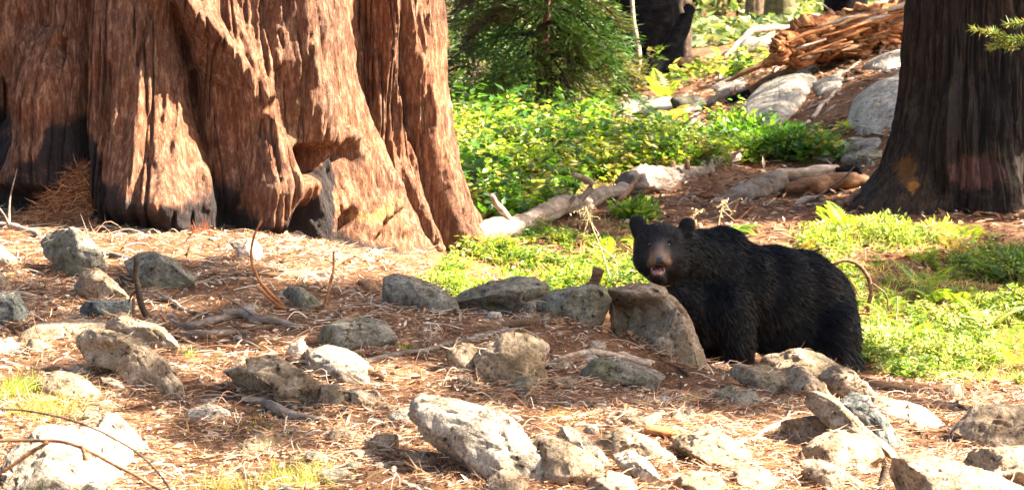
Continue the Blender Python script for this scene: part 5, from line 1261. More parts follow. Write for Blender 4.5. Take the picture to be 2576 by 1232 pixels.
x, y = scatter(2600, 12.0, 18.5, r); z = H(x, y); U_, V_ = UV(v3(x, y, z)); keep = ~((U_ > 1080) & (V_ < 720)) & ~((U_ > 2150) & (V_ < 950)); x, y, z = x[keep], y[keep], z[keep]; N = len(x)
v, f = leafquads(v3(x, y, z + r.uniform(.004, .02, N)), r.normal(size=(N, 3)) * [1, 1, .25], np.array([0, 0, 1.]) + r.normal(size=(N, 3)) * .5, r.uniform(.03, .10, N), r.uniform(.012, .035, N), .25)
link('bark_chip_litter', mesh('bark_chip_litter', v, f, False, {'tint': tints(N, 4, [(.45, .3, .2), (.6, .5, .4), (.3, .15, .08), (.14, .07, .045), (.36, .17, .08)], .3, r)}), M_LITTER, None, 'broader chips of bark and dead wood among the needles', 'litter', kind='stuff')
# twiglets
x, y = scatter(2400, 12.2, 21, r); z = H(x, y); U_, V_ = UV(v3(x, y, z))
keep = ~((U_ > 1080) & (V_ < 690)) & ~((y > 17.2) & (U_ > 1250) & (U_ < 2200)) & ~((U_ > 2150) & (V_ < 900)); x, y, z = x[keep], y[keep], z[keep]; N = len(x)
a = r.uniform(0, 6.28, N); L = r.uniform(.08, .4, N) * r.uniform(.4, 1, N); K = 6; t = np.linspace(0, 1, K)
dd = np.stack([np.cos(a), np.sin(a) * .8, np.zeros(N)], 1); sd = np.stack([-np.sin(a), np.cos(a), np.zeros(N)], 1)
path = v3(x, y, z)[:, None] + dd[:, None] * (L[:, None] * t)[..., None] + sd[:, None] * (L[:, None] * r.normal(size=(N, 1)) * .35 * t ** 2)[..., None]
path = path + r.normal(size=path.shape) * (L * .02)[:, None, None]
path[..., 2] = H(path[..., 0], path[..., 1]) + .006 + np.abs(r.normal(size=(N, 1))) * .03 * np.sin(t * 3)
rad = (r.uniform(.0012, .0048, N)[:, None]) * (1 - .6 * t)
v, f = tubes(path, rad, 4)
link('twig_litter', mesh('twig_litter', v, f, True, {'tint': tints(N, K * 4, [(.3, .18, .11), (.16, .1, .07), (.5, .38, .28), (.36, .17, .08), (.6, .5, .4)], .25, r)}), M_LITTER, None, 'dead twigs strewn over the needles', 'litter', kind='stuff')
# litter of the far slope and forest floor
x, y = scatter(26000, 20.5, 36, r); z = H(x, y); U_, V_ = UV(v3(x, y, z))
keep = U_ > 1150; x, y, z = x[keep], y[keep], z[keep]; N = len(x)
nr = np.array([0, 0, 1.]) + r.normal(size=(N, 3)) * .6
v, f = leafquads(v3(x, y, z + r.uniform(0, .03, N)), r.normal(size=(N, 3)) * [1, 1, .2], nr, r.uniform(.03, .15, N), r.uniform(.01, .035, N), .2)
link('slope_litter', mesh('slope_litter', v, f, False, {'tint': tints(N, 4, [(.30, .18, .11), (.38, .28, .2), (.2, .1, .06), (.12, .06, .04), (.4, .2, .1)], .3, r)}), M_LITTER, None, 'reddish wood scraps and bark covering the slope behind', 'litter', kind='stuff')
# mound of needles against the giant trunk
N = 5000; mx, my, _ = P(205, 440, 19.75)
rr_ = np.abs(r.normal(size=N)) * .22; aa = r.uniform(0, 6.28, N)
x = mx + rr_ * np.cos(aa) * 1.15; y = my - .05 + rr_ * np.sin(aa) * .6; hz = .36 * np.exp(-(rr_ / .24) ** 2)
v, f = ribbons(v3(x, y, H(x, y) + hz * r.uniform(.55, 1.05, N)), np.stack([r.normal(size=N), r.normal(size=N) * .6, r.normal(size=N) * .5 - .2], 1), r.uniform(.05, .13, N), r.uniform(.003, .006, N), .4, 2, r)
V, Fc = ico(4); mv = V * np.array([.42, .3, .30]); mv[:, 2] = np.where(mv[:, 2] > 0, .36 * np.exp(-((V[:, 0] ** 2 + V[:, 1] ** 2) / .42)) - .07 + .03 * fbm(V * 4, 3, 2), -.3)
e = empty('needle_mound', (mx, my, float(H(mx, my))), 'heap of rusty fallen needles piled against the foot of the giant trunk', 'needle heap')
put(link('needle', mesh('needle', v, f, False, {'tint': tints(N, 6, [(.30, .12, .05), (.22, .09, .04), (.4, .2, .09)], .3, r)}), M_LITTER, kind='stuff'), e)
put(link('core', mesh('core', mv + np.array([mx, my, float(H(mx, my))]), Fc), mg), e)

# ------------------------------------------------------------------ leafy ground cover
GPAL = [(.13, .22, .03), (.20, .30, .045), (.06, .14, .016), (.28, .36, .05), (.05, .13, .03), (.36, .29, .12), (.34, .38, .12)]
def herbs(name, label, regions, N, d0, d1, hgt, leafL, per, pal, seed, margin=0, wts=None, groundfn=None):
    r = np.random.default_rng(seed)
    x, y = scatter(N * 12, d0, d1, r, margin); z = H(x, y); U_, V_ = UV(v3(x, y, z))
    k = np.zeros(len(x)); 
    for poly, w_ in regions: k = np.maximum(k, inpoly(U_, V_, poly) * w_)
    cl = fbm(v3(x * 1.4, y * 1.4, seed), 3, seed)
    keep = r.random(len(x)) < k * np.clip(.42 + 2.6 * cl, 0.03, 1); x, y, z, cl = x[keep][:N], y[keep][:N], z[keep][:N], cl[keep][:N]; n = len(x)
    hh = hgt * r.uniform(.35, 1.2, n) * np.clip(.75 + 1.6 * cl, .35, 1.7)
    lean = r.normal(size=(n, 2)) * .35
    t = r.uniform(.15, 1, (n, per))
    px = x[:, None] + (lean[:, :1] * t ** 1.5) * hh[:, None] + r.normal(size=(n, per)) * .04 * hgt / .3
    py = y[:, None] + (lean[:, 1:] * t ** 1.5) * hh[:, None] + r.normal(size=(n, per)) * .04 * hgt / .3
    pz = z[:, None] + t * hh[:, None]
    M = n * per; a = r.uniform(0, 6.28, M)
    d = np.stack([np.cos(a), np.sin(a), r.normal(size=M) * .35], 1)
    nr = np.array([0, 0, 1.]) + r.normal(size=(M, 3)) * .45
    v, f = leafquads(v3(px, py, pz).reshape(-1, 3), d, nr, leafL * r.uniform(.5, 1.4, M), leafL * .5 * r.uniform(.6, 1.3, M), .12)
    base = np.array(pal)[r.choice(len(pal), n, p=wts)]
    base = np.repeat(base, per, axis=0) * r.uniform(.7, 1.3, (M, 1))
    tt = np.repeat(base, 4, axis=0)
    # stems
    K = 4; tk = np.linspace(0, 1, K)
    sp = np.stack([x[:, None] + lean[:, :1] * tk ** 1.5 * hh[:, None], y[:, None] + lean[:, 1:] * tk ** 1.5 * hh[:, None], z[:, None] + tk * hh[:, None]], -1)
    sv, sf = tubes(sp, np.broadcast_to(np.linspace(.003, .0012, K), (n, K)), 3)
    v2 = np.concatenate([v, sv]); st = np.tile(np.array([[.22, .17, .07]]), (len(sv), 1))
    me = mesh(name, v2, [f, sf + len(v)], False, {'tint': np.concatenate([tt, st])})
    return link(name, me, M_LEAF, None, label, 'ground cover', kind='stuff')
G1 = [(1110,290),(1300,300),(1480,275),(1540,280),(1490,315),(1560,362),(1740,352),(1800,338),(2160,335),(2130,420),(1880,415),(1640,440),(1540,470),(1300,560),(1150,590)]
G2 = [(1060,730),(1190,600),(1330,575),(1560,540),(1640,560),(1650,800),(1560,760),(1380,760),(1060,760)]
G3 = [(1990,650),(2050,590),(2120,565),(2260,570),(2330,600),(2480,640),(2700,670),(2700,975),(2400,975),(2230,950),(2160,900),(2100,760)]
herbs('leafy_ground_cover', 'bright green leafy plants filling the gully floor behind the fallen trunk', [(G1, 1)], 2000, 22, 36, .24, .08, 22, GPAL, 41)
herbs('leafy_ground_cover', 'broad-leaved darker plants standing among the bright ones', [(G1, 1)], 420, 22, 36, .30, .13, 14, [(.05, .13, .02), (.08, .19, .03), (.04, .10, .02)], 49)
herbs('leafy_ground_cover', 'yellow-green low plants between the boulder row and the bleached fallen trunk', [(G2, 1)], 1700, 17.4, 23.5, .14, .045, 20, GPAL, 42)
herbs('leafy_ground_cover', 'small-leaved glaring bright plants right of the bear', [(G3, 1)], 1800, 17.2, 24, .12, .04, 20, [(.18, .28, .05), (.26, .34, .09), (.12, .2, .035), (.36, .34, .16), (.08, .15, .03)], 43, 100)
herbs('leafy_ground_cover', 'light green fern-like plants at the top of the slope below the rotten log', [([(1640,222),(1720,195),(1880,165),(1930,162),(1880,195),(1760,232)], 1)], 230, 29, 44, .28, .11, 20, GPAL, 44)
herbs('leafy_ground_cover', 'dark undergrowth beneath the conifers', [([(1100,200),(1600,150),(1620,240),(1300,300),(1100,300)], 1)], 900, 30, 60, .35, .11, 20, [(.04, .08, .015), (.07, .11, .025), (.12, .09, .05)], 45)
# dry and yellowing grass between the plants
r = np.random.default_rng(47); x, y = scatter(160000, 17.3, 36, r, 60); z = H(x, y); U_, V_ = UV(v3(x, y, z))
cl = fbm(v3(x * 1.1, y * 1.1, 8), 3, 48)
keep = (inpoly(U_, V_, G1) | inpoly(U_, V_, G2) | inpoly(U_, V_, G3)) & (r.random(len(x)) < .45 - 1.4 * cl); x, y, z = x[keep][:26000], y[keep][:26000], z[keep][:26000]; N = len(x)
v, f = ribbons(v3(x, y, z), np.stack([r.normal(size=N) * .6, r.normal(size=N) * .6, r.uniform(.25, 1, N)], 1), r.uniform(.05, .17, N), r.uniform(.003, .007, N), .9, 2, r, droop=(.15, 0, -.7))
link('yellowing_grass', mesh('yellowing_grass', v, f, False, {'tint': tints(N, 6, [(.45, .42, .16), (.5, .38, .2), (.3, .36, .1), (.36, .24, .12), (.2, .3, .06)], .25, r)}), M_LEAF, None, 'sun-bleached and yellowing grass growing between the low plants', 'grass', kind='stuff')
# a fuller bush
def bush(u, v, wpx, hpx, D, n, L, lab, pal, seed, name='leafy_bush', cat='bush', dy=.3):
    r = np.random.default_rng(seed); D = ground_D(u, v + hpx * .5, 17.3); n = int(n * .62); wpx *= 1.15; m = D / F; c = P(u, v, D); c[2] = H(c[0], c[1]) - hpx * m * .12
    q = r.normal(size=(n, 3)); q /= np.linalg.norm(q, axis=1, keepdims=True); q *= (r.random(n) ** .4)[:, None]
    q *= (1 + .9 * fbm(q * 2.6 + seed, 3, seed))[:, None]
    p = c + np.array([0, 0, hpx * m / 2]) + q * np.array([wpx * m / 2, dy, hpx * m / 2])
    p[:, 2] = np.maximum(p[:, 2], H(p[:, 0], p[:, 1]) + .01)
    d = q + r.normal(size=(n, 3)) * .6; nr = np.array([0, 0, 1.]) + r.normal(size=(n, 3)) * .5
    vv, ff = leafquads(p, d, nr, L * r.uniform(.5, 1.4, n), L * .5 * r.uniform(.6, 1.3, n), .12)
    e = empty(name, (c[0], c[1], float(H(c[0], c[1]))), lab, cat)
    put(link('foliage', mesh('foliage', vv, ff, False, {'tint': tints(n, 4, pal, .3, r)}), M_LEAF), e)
    ns = 24; tips = p[r.integers(0, n, ns)]; root = np.array([c[0], c[1], float(H(c[0], c[1])) - .02])
    root = root + r.normal(size=(ns, 3)) * [wpx * m * .18, .08, 0]
    t = np.linspace(0, 1, 6)[None, :, None]
    sv, sf = tubes(root[:, None] * (1 - t) + tips[:, None] * t + np.array([0, 0, .04]) * np.sin(t * 3), np.broadcast_to(np.linspace(.005, .0015, 6), (ns, 6)), 4)
    put(link('stem', mesh('stem', sv, sf, True), M_WOODB, kind='stuff'), e)
bush(1870, 330, 170, 90, 27.5, 1300, .085, 'vivid green leafy bush below the large granite slab', [(.09,.22,.02),(.13,.27,.02),(.07,.17,.03)], 51)
bush(1990, 355, 210, 70, 26.8, 1500, .08, 'deep green leafy bush right of the vivid one, above the scaly dark log', [(.06,.16,.03),(.09,.22,.03),(.05,.13,.02)], 52)
bush(1370, 255, 90, 55, 29.5, 420, .09, 'lone leafy sprig lit at the edge of the conifer shade', GPAL[:4], 53)
bush(1490, 245, 60, 50, 29.5, 260, .09, 'small leafy sprig at the foot of the bushy conifer', GPAL[:4], 54)
bush(1600, 525, 90, 50, 23.2, 800, .07, 'leafy green plants growing in front of the flaking fallen trunk', GPAL[:3], 55)
bush(1120, 705, 120, 60, 18.6, 1700, .032, 'feathery pale green plant at the right foot of the giant trunk', [(.20,.30,.06),(.28,.36,.10),(.14,.24,.04)], 56, dy=.2)
bush(1440, 690, 150, 60, 18.3, 1300, .045, 'glaring yellow-green plants right behind the boulder row', [(.24,.34,.06),(.3,.38,.10),(.16,.28,.04)], 57, dy=.25)
bush(1300, 705, 90, 40, 18.4, 600, .045, 'low bright plant between the giant trunk foot and the boulder row', [(.24,.34,.06),(.16,.28,.04)], 58, dy=.2)
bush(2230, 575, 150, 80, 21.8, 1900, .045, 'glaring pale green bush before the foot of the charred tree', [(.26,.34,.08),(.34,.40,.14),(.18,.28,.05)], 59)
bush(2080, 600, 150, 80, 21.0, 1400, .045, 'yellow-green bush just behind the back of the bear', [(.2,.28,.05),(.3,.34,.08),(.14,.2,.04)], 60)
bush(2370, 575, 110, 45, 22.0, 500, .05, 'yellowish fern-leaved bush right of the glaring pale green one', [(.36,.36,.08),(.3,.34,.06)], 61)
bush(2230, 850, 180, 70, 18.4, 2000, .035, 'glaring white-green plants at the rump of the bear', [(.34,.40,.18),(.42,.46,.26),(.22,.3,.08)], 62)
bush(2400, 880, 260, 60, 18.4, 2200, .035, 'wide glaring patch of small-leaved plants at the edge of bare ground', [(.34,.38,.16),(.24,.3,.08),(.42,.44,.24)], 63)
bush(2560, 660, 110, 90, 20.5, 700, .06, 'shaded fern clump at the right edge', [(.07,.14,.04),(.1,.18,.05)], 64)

# ferns
def frond(p0, az, L, rise, r, droop=1.0, n=16):
    t = np.linspace(0, 1, n + 2); out = np.array([math.cos(az), math.sin(az), 0])
    c = p0 + out * (L * t)[:, None] * .85; c[:, 2] += L * (rise * t - droop * .55 * t ** 2)
    side = np.array([-math.sin(az), math.cos(az), 0]); tg = np.gradient(c, axis=0); tg /= np.linalg.norm(tg, axis=1, keepdims=True)
    cs, ds, Ls, Ws = [], [], [], []
    for k in range(1, n + 1):
        w_ = L * .30 * math.sin(min(1, t[k] * 1.05) ** .6 * math.pi * .98) + .01
        for s in (-1, 1):
            cs.append(c[k]); ds.append(side * s + tg[k] * .45 + np.array([0, 0, -.12])); Ls.append(w_ * r.uniform(.85, 1.1)); Ws.append(L * .055)
    up = np.cross(tg, side); nr = np.repeat(np.where(up[1:n + 1, 2:3] < 0, -up[1:n + 1], up[1:n + 1]), 2, axis=0)
    return leafquads(np.array(cs), np.array(ds), nr, np.array(Ls), np.array(Ws), .08), tubes(c[None], np.linspace(.004, .001, n + 2)[None], 4)
def fern(u, v, D, Lpx, nf, lab, pal, seed, name='fern', rise=.9, droop=1.0):
    r = np.random.default_rng(seed); x = (u - 1288) / F * D; p0 = np.array([x, D, float(H(x, D))])
    e = empty(name, tuple(p0), lab, 'fern'); L = 1.5 * Lpx / F * D
    for i in range(nf):
        (a, b_), st = frond(p0 + [0, 0, .01], 6.283 * i / nf + r.uniform(-.3, .3), L * r.uniform(.75, 1.1), rise * r.uniform(.7, 1.2), r, droop)
        put(link('frond', mesh('frond', np.concatenate([a, st[0]]), [b_, st[1] + len(a)], False, {'tint': np.concatenate([tints(len(a) // 4, 4, pal, .15, r), np.tile([[.2, .2, .05]], (len(st[0]), 1))])}), M_LEAF), e)
YG = [(.30,.36,.04),(.22,.32,.03)]
fern(1380, 410, 25.6, 75, 7, 'bright yellow-green fern standing in the leafy gully plants', YG, 1, rise=1.2)
fern(1672, 228, 33.0, 60, 7, 'sunlit fern in front of the leaning charred log', YG, 2, rise=1.2)
fern(1745, 168, 38, 60, 6, 'light green fern at the foot of the far thin trunk', YG, 3, rise=.8)
fern(1830, 190, 34.5, 50, 6, 'glaring fern beside the plank-like tan log', YG, 4)
fern(1600, 345, 29, 60, 6, 'yellow fern near the half buried dark log', YG, 5)
fern(1690, 300, 30.5, 55, 6, 'yellowing fern left of the splintery grey log', [(.4,.36,.08),(.3,.3,.05)], 6)
fern(1850, 560, 22.4, 60, 6, 'green fern behind the right ear of the bear', [(.12,.26,.02),(.16,.3,.03)], 7, rise=.6)
fern(2440, 605, 21.8, 70, 6, 'yellow fern in front of the red patch of the charred tree', YG, 8)
fern(2520, 700, 20.6, 90, 7, 'blue-green fern at the right edge above the bleached sprig', [(.08,.16,.05),(.12,.2,.06)], 9)
fern(2360, 760, 19.6, 70, 6, 'green fern spreading in the middle of the right bank', [(.12,.24,.02),(.2,.3,.04)], 10)
fern(2420, 690, 20.8, 80, 7, 'withered brown fern hanging on the right bank', [(.3,.19,.10),(.36,.24,.14)], 11, 'dead_fern', .5, 1.5)
fern(2210, 790, 19.2, 80, 7, 'withered tan fern inside the curved dead branch', [(.42,.27,.12),(.34,.2,.09)], 12, 'dead_fern', .6, 1.4)
fern(2500, 830, 18.9, 75, 6, 'glaring white-lit fern near the right edge', [(.34,.4,.14),(.42,.46,.24)], 13)  # frond colour whitened to carry the sun glare
fern(2330, 640, 21.0, 60, 6, 'fresh green fern on the right bank below the long orange branch', YG, 14)
r = np.random.default_rng(70); k = 0
while k < 26:
    u, v = r.uniform(1100, 2576), r.uniform(240, 950)
    if not (inpoly(u, v, G1) or inpoly(u, v, G2) or inpoly(u, v, G3)): continue
    D = ground_D(u, v, 17.3); x = (u - 1288) / F * D; p0 = np.array([x, D, float(H(x, D))])
    a_, s_ = [], []
    for q in range(5):
        (a, b_), st = frond(p0 + [0, 0, .01], 6.283 * q / 5 + r.uniform(-.4, .4), r.uniform(.16, .32), r.uniform(.7, 1.3), r, 1.0); a_.append((a, b_))
    vv, ff = merge(a_); dry = k % 4 == 3
    o = link('small_fern', mesh('small_fern', vv - p0, ff, False, {'tint': tints(len(vv) // 4, 4, [(.4, .27, .13), (.34, .22, .1)] if dry else YG + [(.14, .26, .03)], .15, r)}), M_LEAF, None, 'small withered brown fern among the low plants' if dry else 'small green fern among the low plants', 'fern', 'small ferns scattered in the ground cover')
    o.location = p0; k += 1
# a big-leaved weed at the right
def weed(u, v, D, lab, seed, hpx=90, L=.09, pal=((.5,.5,.36),(.36,.42,.2))):
    r = np.random.default_rng(seed); x = (u - 1288) / F * D; z0 = float(H(x, D)); hh = hpx / F * D
    e = empty('broad_leaved_weed', (x, D, z0), lab, 'weed'); t = np.linspace(0, 1, 8)
    c = np.stack([x + .05 * t, D + 0 * t, z0 + hh * t], 1); v_, f_ = tubes(c[None], np.linspace(.005, .002, 8)[None], 5)
    put(link('stem', mesh('stem', v_, f_), M_WOODP), e)
    for k in range(9):
        tt = .25 + .75 * k / 8; a = k * 2.4; p0 = np.array([[x + .05 * tt, D, z0 + hh * tt]])
        vv, ff = leafquads(p0, np.array([[math.cos(a), math.sin(a), .35]]), np.array([[0, 0, 1.]]), [L * (1.3 - .6 * tt)], [L * .42], .12)
        put(link('leaf', mesh('leaf', vv, ff, False, {'tint': tints(1, 4, list(pal), .1, r)}), M_LEAF), e)
weed(2480, 850, 18.5, 'white-lit broad-leaved weed near the right edge', 1)  # sunlit whiteness is put into the leaf colour
weed(2290, 800, 19.0, 'green broad-leaved weed right of the curved dead branch', 2, 60, .06, ((.14,.26,.04),(.2,.3,.05)))
# dry flower stalks
def stalk(pts, D, lab, seed, heads=40, spread=30, name='dry_grass_stalk', col=((.62,.5,.28),(.5,.38,.2))):
    r = np.random.default_rng(seed); u, v = pts[-1]; e = empty(name, tuple(P(u, v, D)), lab, 'grass stalk')
    a = smooth_path(np.array([list(P(q[0], q[1], D)) for q in pts]), 20); vv, ff = tubes(a[None], np.linspace(.003, .005, 20)[None], 5)
    put(link('stem', mesh('stem', vv, ff), M_STRAW), e)
    n = heads; tip = a[0]; m = D / F
    p = tip + np.stack([r.normal(size=n) * spread * .45, r.normal(size=n) * spread * .3, -np.abs(r.normal(size=n)) * spread * .9 + spread * .3], 1) * m
    hv, hf = leafquads(p, r.normal(size=(n, 3)) + [0, 0, -.5], r.normal(size=(n, 3)), r.uniform(.012, .03, n), r.uniform(.006, .012, n))
    t = np.linspace(0, 1, 4)[None, :, None]; q = r.integers(0, 6, n)
    sv, sf = tubes(a[q][:, None] * (1 - t) + p[:, None] * t, .0011 * np.ones((n, 4)), 3)
    put(link('seed_head', mesh('seed_head', np.concatenate([hv, sv]), [hf, sf + len(hv)], False, {'tint': np.concatenate([tints(n, 4, list(col), .2, r), np.tile([[.5,.4,.22]], (len(sv), 1))])}), M_LITTER), e)
M_STRAW = wood_mat('straw', (.45, .33, .15), (.6, .46, .22), (.7, .56, .3))
stalk([(1475,525),(1490,570),(1510,620),(1535,700)], 18.2, 'tall dry grass stalk with drooping seed head left of the bear', 1, 46, 34)
stalk([(1498,612),(1525,632),(1548,655),(1552,700)], 18.3, 'bent yellow-green grass stem crossing the tall dry stalk', 2, 4, 6)
stalk([(1820,505),(1812,540),(1805,585)], 20.2, 'dry tan seed head rising behind the right ear of the bear', 3, 34, 30)
stalk([(1750,530),(1742,555),(1738,590)], 20.4, 'pale feathery seed head between the ears of the bear', 4, 24, 24)
# grass tufts
def tuft(u, v, wpx, hpx, n, lab, pal, seed, D=None, lean=0.0, name='grass_tuft'):
    r = np.random.default_rng(seed); D = D or autoD(u, v); m = D / F; x0 = (u - 1288) * m
    x = x0 + r.normal(size=n) * wpx * m * .28; y = D + r.normal(size=n) * wpx * m * .35; z = H(x, y)
    d = np.stack([r.normal(size=n) * .5 + lean, r.normal(size=n) * .4, np.ones(n)], 1)
    vv, ff = ribbons(v3(x, y, z), d, hpx * m * r.uniform(.5, 1.3, n), r.uniform(.0025, .005, n), 1.0, 4, r, droop=(.2 + lean * .5, 0, -.7))
    tt = tints(n, 10, pal, .25, r)
    if n <= 60:
        e = empty(name, (x0, D, float(H(x0, D))), lab, 'grass')
        for k in range(n):
            put(link('blade', mesh('blade', vv[k*10:k*10+10], ff[:4], False, {'tint': tt[k*10:k*10+10]}), M_LEAF), e)
        return
    o = link(name, mesh(name, vv - np.array([x0, D, 0]), ff, False, {'tint': tt}), M_LEAF, None, lab, 'grass', kind='stuff'); o.location = (x0, D, 0)
GR = [(.16,.28,.04),(.24,.34,.07),(.4,.38,.16)]
DG = [(.5,.42,.22),(.42,.3,.14),(.3,.32,.1)]
tuft(30, 985, 110, 60, 320, 'dense green grass tuft at the left edge', GR, 1, lean=.5)
tuft(110, 1035, 200, 60, 520, 'matted straw-coloured grass below the green tuft at the left edge', DG, 2, lean=.3)
tuft(468, 895, 26, 32, 34, 'small bright green grass tuft right of the ridge-backed boulder', GR, 3)
tuft(535, 905, 20, 14, 18, 'tiny green sprout right of the small bright tuft', GR, 4)
tuft(1015, 880, 40, 24, 50, 'little fan of green pine needles on the ground below the boulder row', [(.14,.24,.05),(.3,.36,.1)], 5, lean=.3, name='needle_fan')
tuft(740, 1215, 200, 60, 420, 'green and straw grass tuft at the bottom edge left of the largest slab', GR + DG, 6)
tuft(560, 1238, 200, 50, 300, 'straw grass at the bottom edge', DG, 7)
tuft(1745, 1005, 50, 20, 40, 'yellow needle spray on the ground in front of the low boulder', [(.6,.45,.15)], 8, lean=.3, name='needle_fan')
tuft(1430, 1055, 110, 24, 130, 'orange dead fir sprig glowing in the sunlit litter', [(.7,.3,.06),(.6,.35,.1)], 9, lean=.3, name='dead_sprig')
tuft(2068, 985, 24, 44, 14, 'arching grass blades growing among the stones of the heap', GR, 10, D=16.35, lean=.3)
tuft(505, 590, 46, 44, 60, 'rust-red dead sprig against the foot of the giant trunk', [(.30,.07,.03),(.22,.06,.03)], 11, name='dead_sprig')
tuft(60, 1215, 120, 90, 30, 'long pale grass blades at the bottom left corner', GR + DG, 12, D=12.6)
tuft(640, 1080, 300, 22, 240, 'sparse straw blades in the sunlit litter left of centre', DG, 13)
tuft(2460, 940, 300, 24, 400, 'short green grass along the edge of the bare ground at the right', GR, 14)
# fir bough entering from the right
e = empty('fir_bough', tuple(P(2700, 110, 19.0)), 'green fir bough reaching in from the right edge in front of the charred tree', 'branch')
r = np.random.default_rng(4)
def bough(pts, D, n):
    a = smooth_path(np.array([list(P(q[0], q[1], D)) for q in pts]), 30); vv, ff = tubes(a[None], np.linspace(.003, .009, 30)[None], 5)
    i = r.integers(0, 30, n); tg = np.gradient(a, axis=0)[i]; tg /= np.linalg.norm(tg, axis=1, keepdims=True)
    d = -tg * .7 + r.normal(size=(n, 3)) * [.4, .9, .45]
    hv, hf = ribbons(a[i], d, r.uniform(.03, .075, n), r.uniform(.004, .008, n), .2, 2, r)
    return (vv, ff), (hv, hf)
A, B_ = [], []
for pts in ([(2450,72),(2490,82),(2530,92),(2600,100),(2700,112)], [(2495,118),(2530,108),(2560,100),(2610,100)], [(2540,62),(2570,58),(2620,66),(2700,80)], [(2500,84),(2520,100),(2545,118),(2560,122)]):
    a, b_ = bough(pts, 19.0, 420); A.append(a); B_.append(b_)
v, f = merge(A); put(link('limb', mesh('limb', v, f), M_WOODB), e)
v, f = merge(B_); put(link('needles', mesh('needles', v, f, False, {'tint': tints(len(v) // 6, 6, [(.16,.24,.05),(.24,.28,.06),(.34,.26,.08),(.1,.18,.04)], .2, r)}), M_NEEDLE), e)

# ------------------------------------------------------------------ unseen conifers added right of the view, sprays placed to shade chosen spots
r = np.random.default_rng(99)
roots = np.array([(7.8, 15.6), (11.5, 22.7), (12.4, 12.0), (13.2, 25.8), (12.8, 31.5)])
SH = SHADE_LIST = [
 # u, v, ru, rv, D (None: on the ground), number of sprays
 (1690,640,110,95,17.15,60),(1800,700,120,150,17.4,90),(1950,760,150,160,17.6,120),(2080,800,110,150,17.7,90),
 (1250,745,300,50,16.6,120),(1640,800,120,90,16.7,50),
 (1250,860,380,40,None,130),(1560,935,260,36,None,110),(1760,1000,180,20,None,50),(1150,810,300,20,None,70),
 (860,770,220,40,None,80),(420,715,140,40,None,50),(60,760,90,60,None,16),(480,830,180,24,None,24),
 (1045,190,24,240,19.9,34),(1085,200,16,220,20.4,26),(910,60,6,140,19.8,3),
 (2000,280,230,110,None,110),(2200,250,120,130,None,50),(1950,450,240,50,None,110),(1800,520,160,40,None,60),
 (2400,230,120,250,23.5,150),(2380,450,200,70,23.3,60),
 (1300,130,230,150,31,90),(1650,100,110,130,35.5,90),(1620,90,110,150,37.6,170),(1700,60,40,120,41,40),(1300,230,200,50,30.5,50),
 (1480,400,170,40,None,60),(1420,570,150,36,None,50),(1300,470,80,20,None,16),(2380,700,170,50,None,60),(2500,640,80,60,None,30),
 (510,1005,90,16,None,10),(300,930,90,16,None,8),(620,1090,110,16,None,10),(750,1020,60,20,None,10),(1350,1000,200,14,None,20),
 (2480,1090,90,50,None,8),(2150,1010,100,40,16.6,14),(2120,100,180,40,32,20),
]
pts = []
for (cu, cv, ru, rv, D, n) in SH:
    a = r.uniform(0, 2 * np.pi, n); q = np.sqrt(r.random(n)); uu = cu + ru * q * np.cos(a); vv = cv + rv * q * np.sin(a)
    for k in range(n):
        dd = D if D else ground_D(uu[k], vv[k])
        pts.append(P(uu[k], vv[k], dd))
pts = np.array(pts)
hgt = r.uniform(7.0, 12.5, len(pts)); cl = pts + SUN * ((hgt - pts[:, 2]) / SUN[2])[:, None]
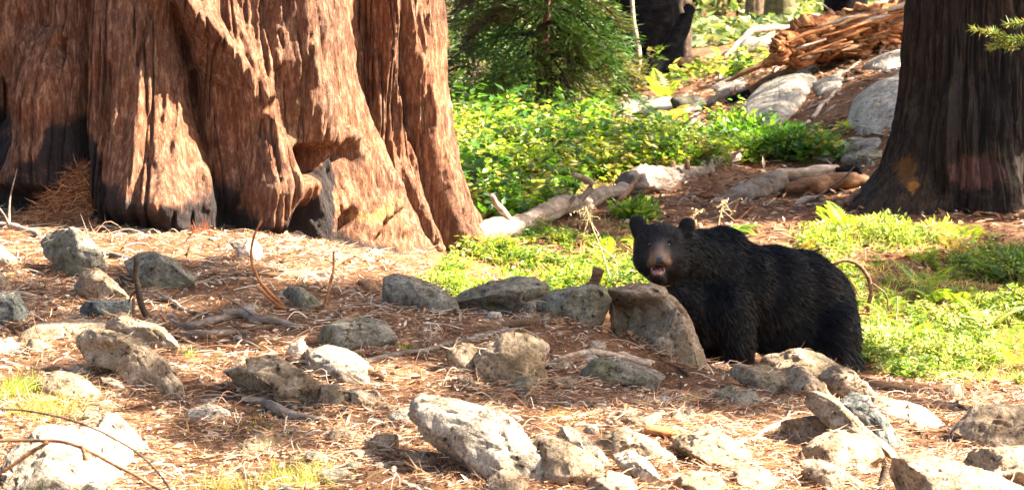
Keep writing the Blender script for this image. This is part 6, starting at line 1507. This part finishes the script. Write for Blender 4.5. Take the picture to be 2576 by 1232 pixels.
# sprays dropped from the added canopy so that sun reaches these places
GAPS = [(450,420,19.5,.35),(430,520,19.4,.3),(520,560,19.4,.25),(500,60,19.6,.2),(560,150,19.6,.2),(620,260,19.6,.2),(660,400,19.6,.3),(690,480,19.5,.3),(710,80,19.9,.3),(740,200,19.9,.3),(780,100,20.1,.3),
 (780,300,20.0,.3),(820,300,20.2,.3),(850,60,20.4,.25),(860,200,20.4,.25),(890,330,20.4,.25),(900,420,20.3,.3),(950,480,20.2,.3),(1000,560,20.1,.3),(1040,620,20.0,.25),(880,500,19.9,.3),(820,560,19.8,.3),
 (1090,430,21.5,.16),(1120,520,21.4,.18),(1150,600,21.3,.18),(1175,680,21.1,.2),(700,600,19.2,.4),(900,640,18.8,.5),(500,600,19.1,.5)]
for (gu, gv_, gD, gr_) in GAPS:
    g = P(gu, gv_, gD); rel = cl - g; tt_ = rel @ SUN; dd_ = np.linalg.norm(rel - tt_[:, None] * SUN, axis=1)
    cl = cl[dd_ > gr_ + .15]
own = ((cl[:, None, :2] - roots[None]) ** 2).sum(-1).argmin(1)
SP = 30
for ti_, (rx, ry) in enumerate(roots):
    c = cl[own == ti_]
    if not len(c): continue
    n = len(c)
    zb = float(h_exact(rx, ry)) - .3; K = 30; z = np.linspace(zb, 19, K)
    e = empty('tall_conifer', (rx, ry, zb), ['tall conifer outside the view, right of the boulder row', 'tall conifer outside the view, right of the bright bank', 'tall conifer outside the view, farthest right of the bear', 'tall conifer outside the view, beyond the charred tree', 'tall conifer outside the view, right of the rotten log'][ti_], 'tree')
    v, f = tubes(np.stack([np.full(K, rx), np.full(K, ry), z], 1)[None], np.linspace(.26, .06, K)[None], 20)
    put(link('trunk', mesh('trunk', v, f), M_BARKD), e)
    out = c - np.stack([np.full(n, rx), np.full(n, ry), c[:, 2] + .8], 1); out /= np.linalg.norm(out, axis=1, keepdims=True) + 1e-9
    pos = c[:, None] + r.normal(size=(n, SP, 3)) * [.14, .14, .08]
    d = out[:, None] + r.normal(size=(n, SP, 3)) * .6; M = n * SP
    nr = np.array([.5, 0, .8]) + r.normal(size=(M, 3)) * .4
    vv, ff = leafquads(pos.reshape(-1, 3), d.reshape(-1, 3), nr, r.uniform(.10, .22, M), r.uniform(.04, .07, M), .08)
    put(link('crown', mesh('crown', vv, ff, False, {'tint': tints(M, 4, near_pal[:4], .3, r)}), M_NEEDLE), e)
    sel = c[::14]; t = np.linspace(0, 1, 6)[None, :, None]
    st = np.stack([np.full(len(sel), rx), np.full(len(sel), ry), sel[:, 2] + .8], 1)[:, None]
    lv, lf = tubes(st * (1 - t) + sel[:, None] * t, np.broadcast_to(np.linspace(.022, .004, 6), (len(sel), 6)), 4)
    put(link('limb', mesh('limb', lv, lf), M_BARKD), e)
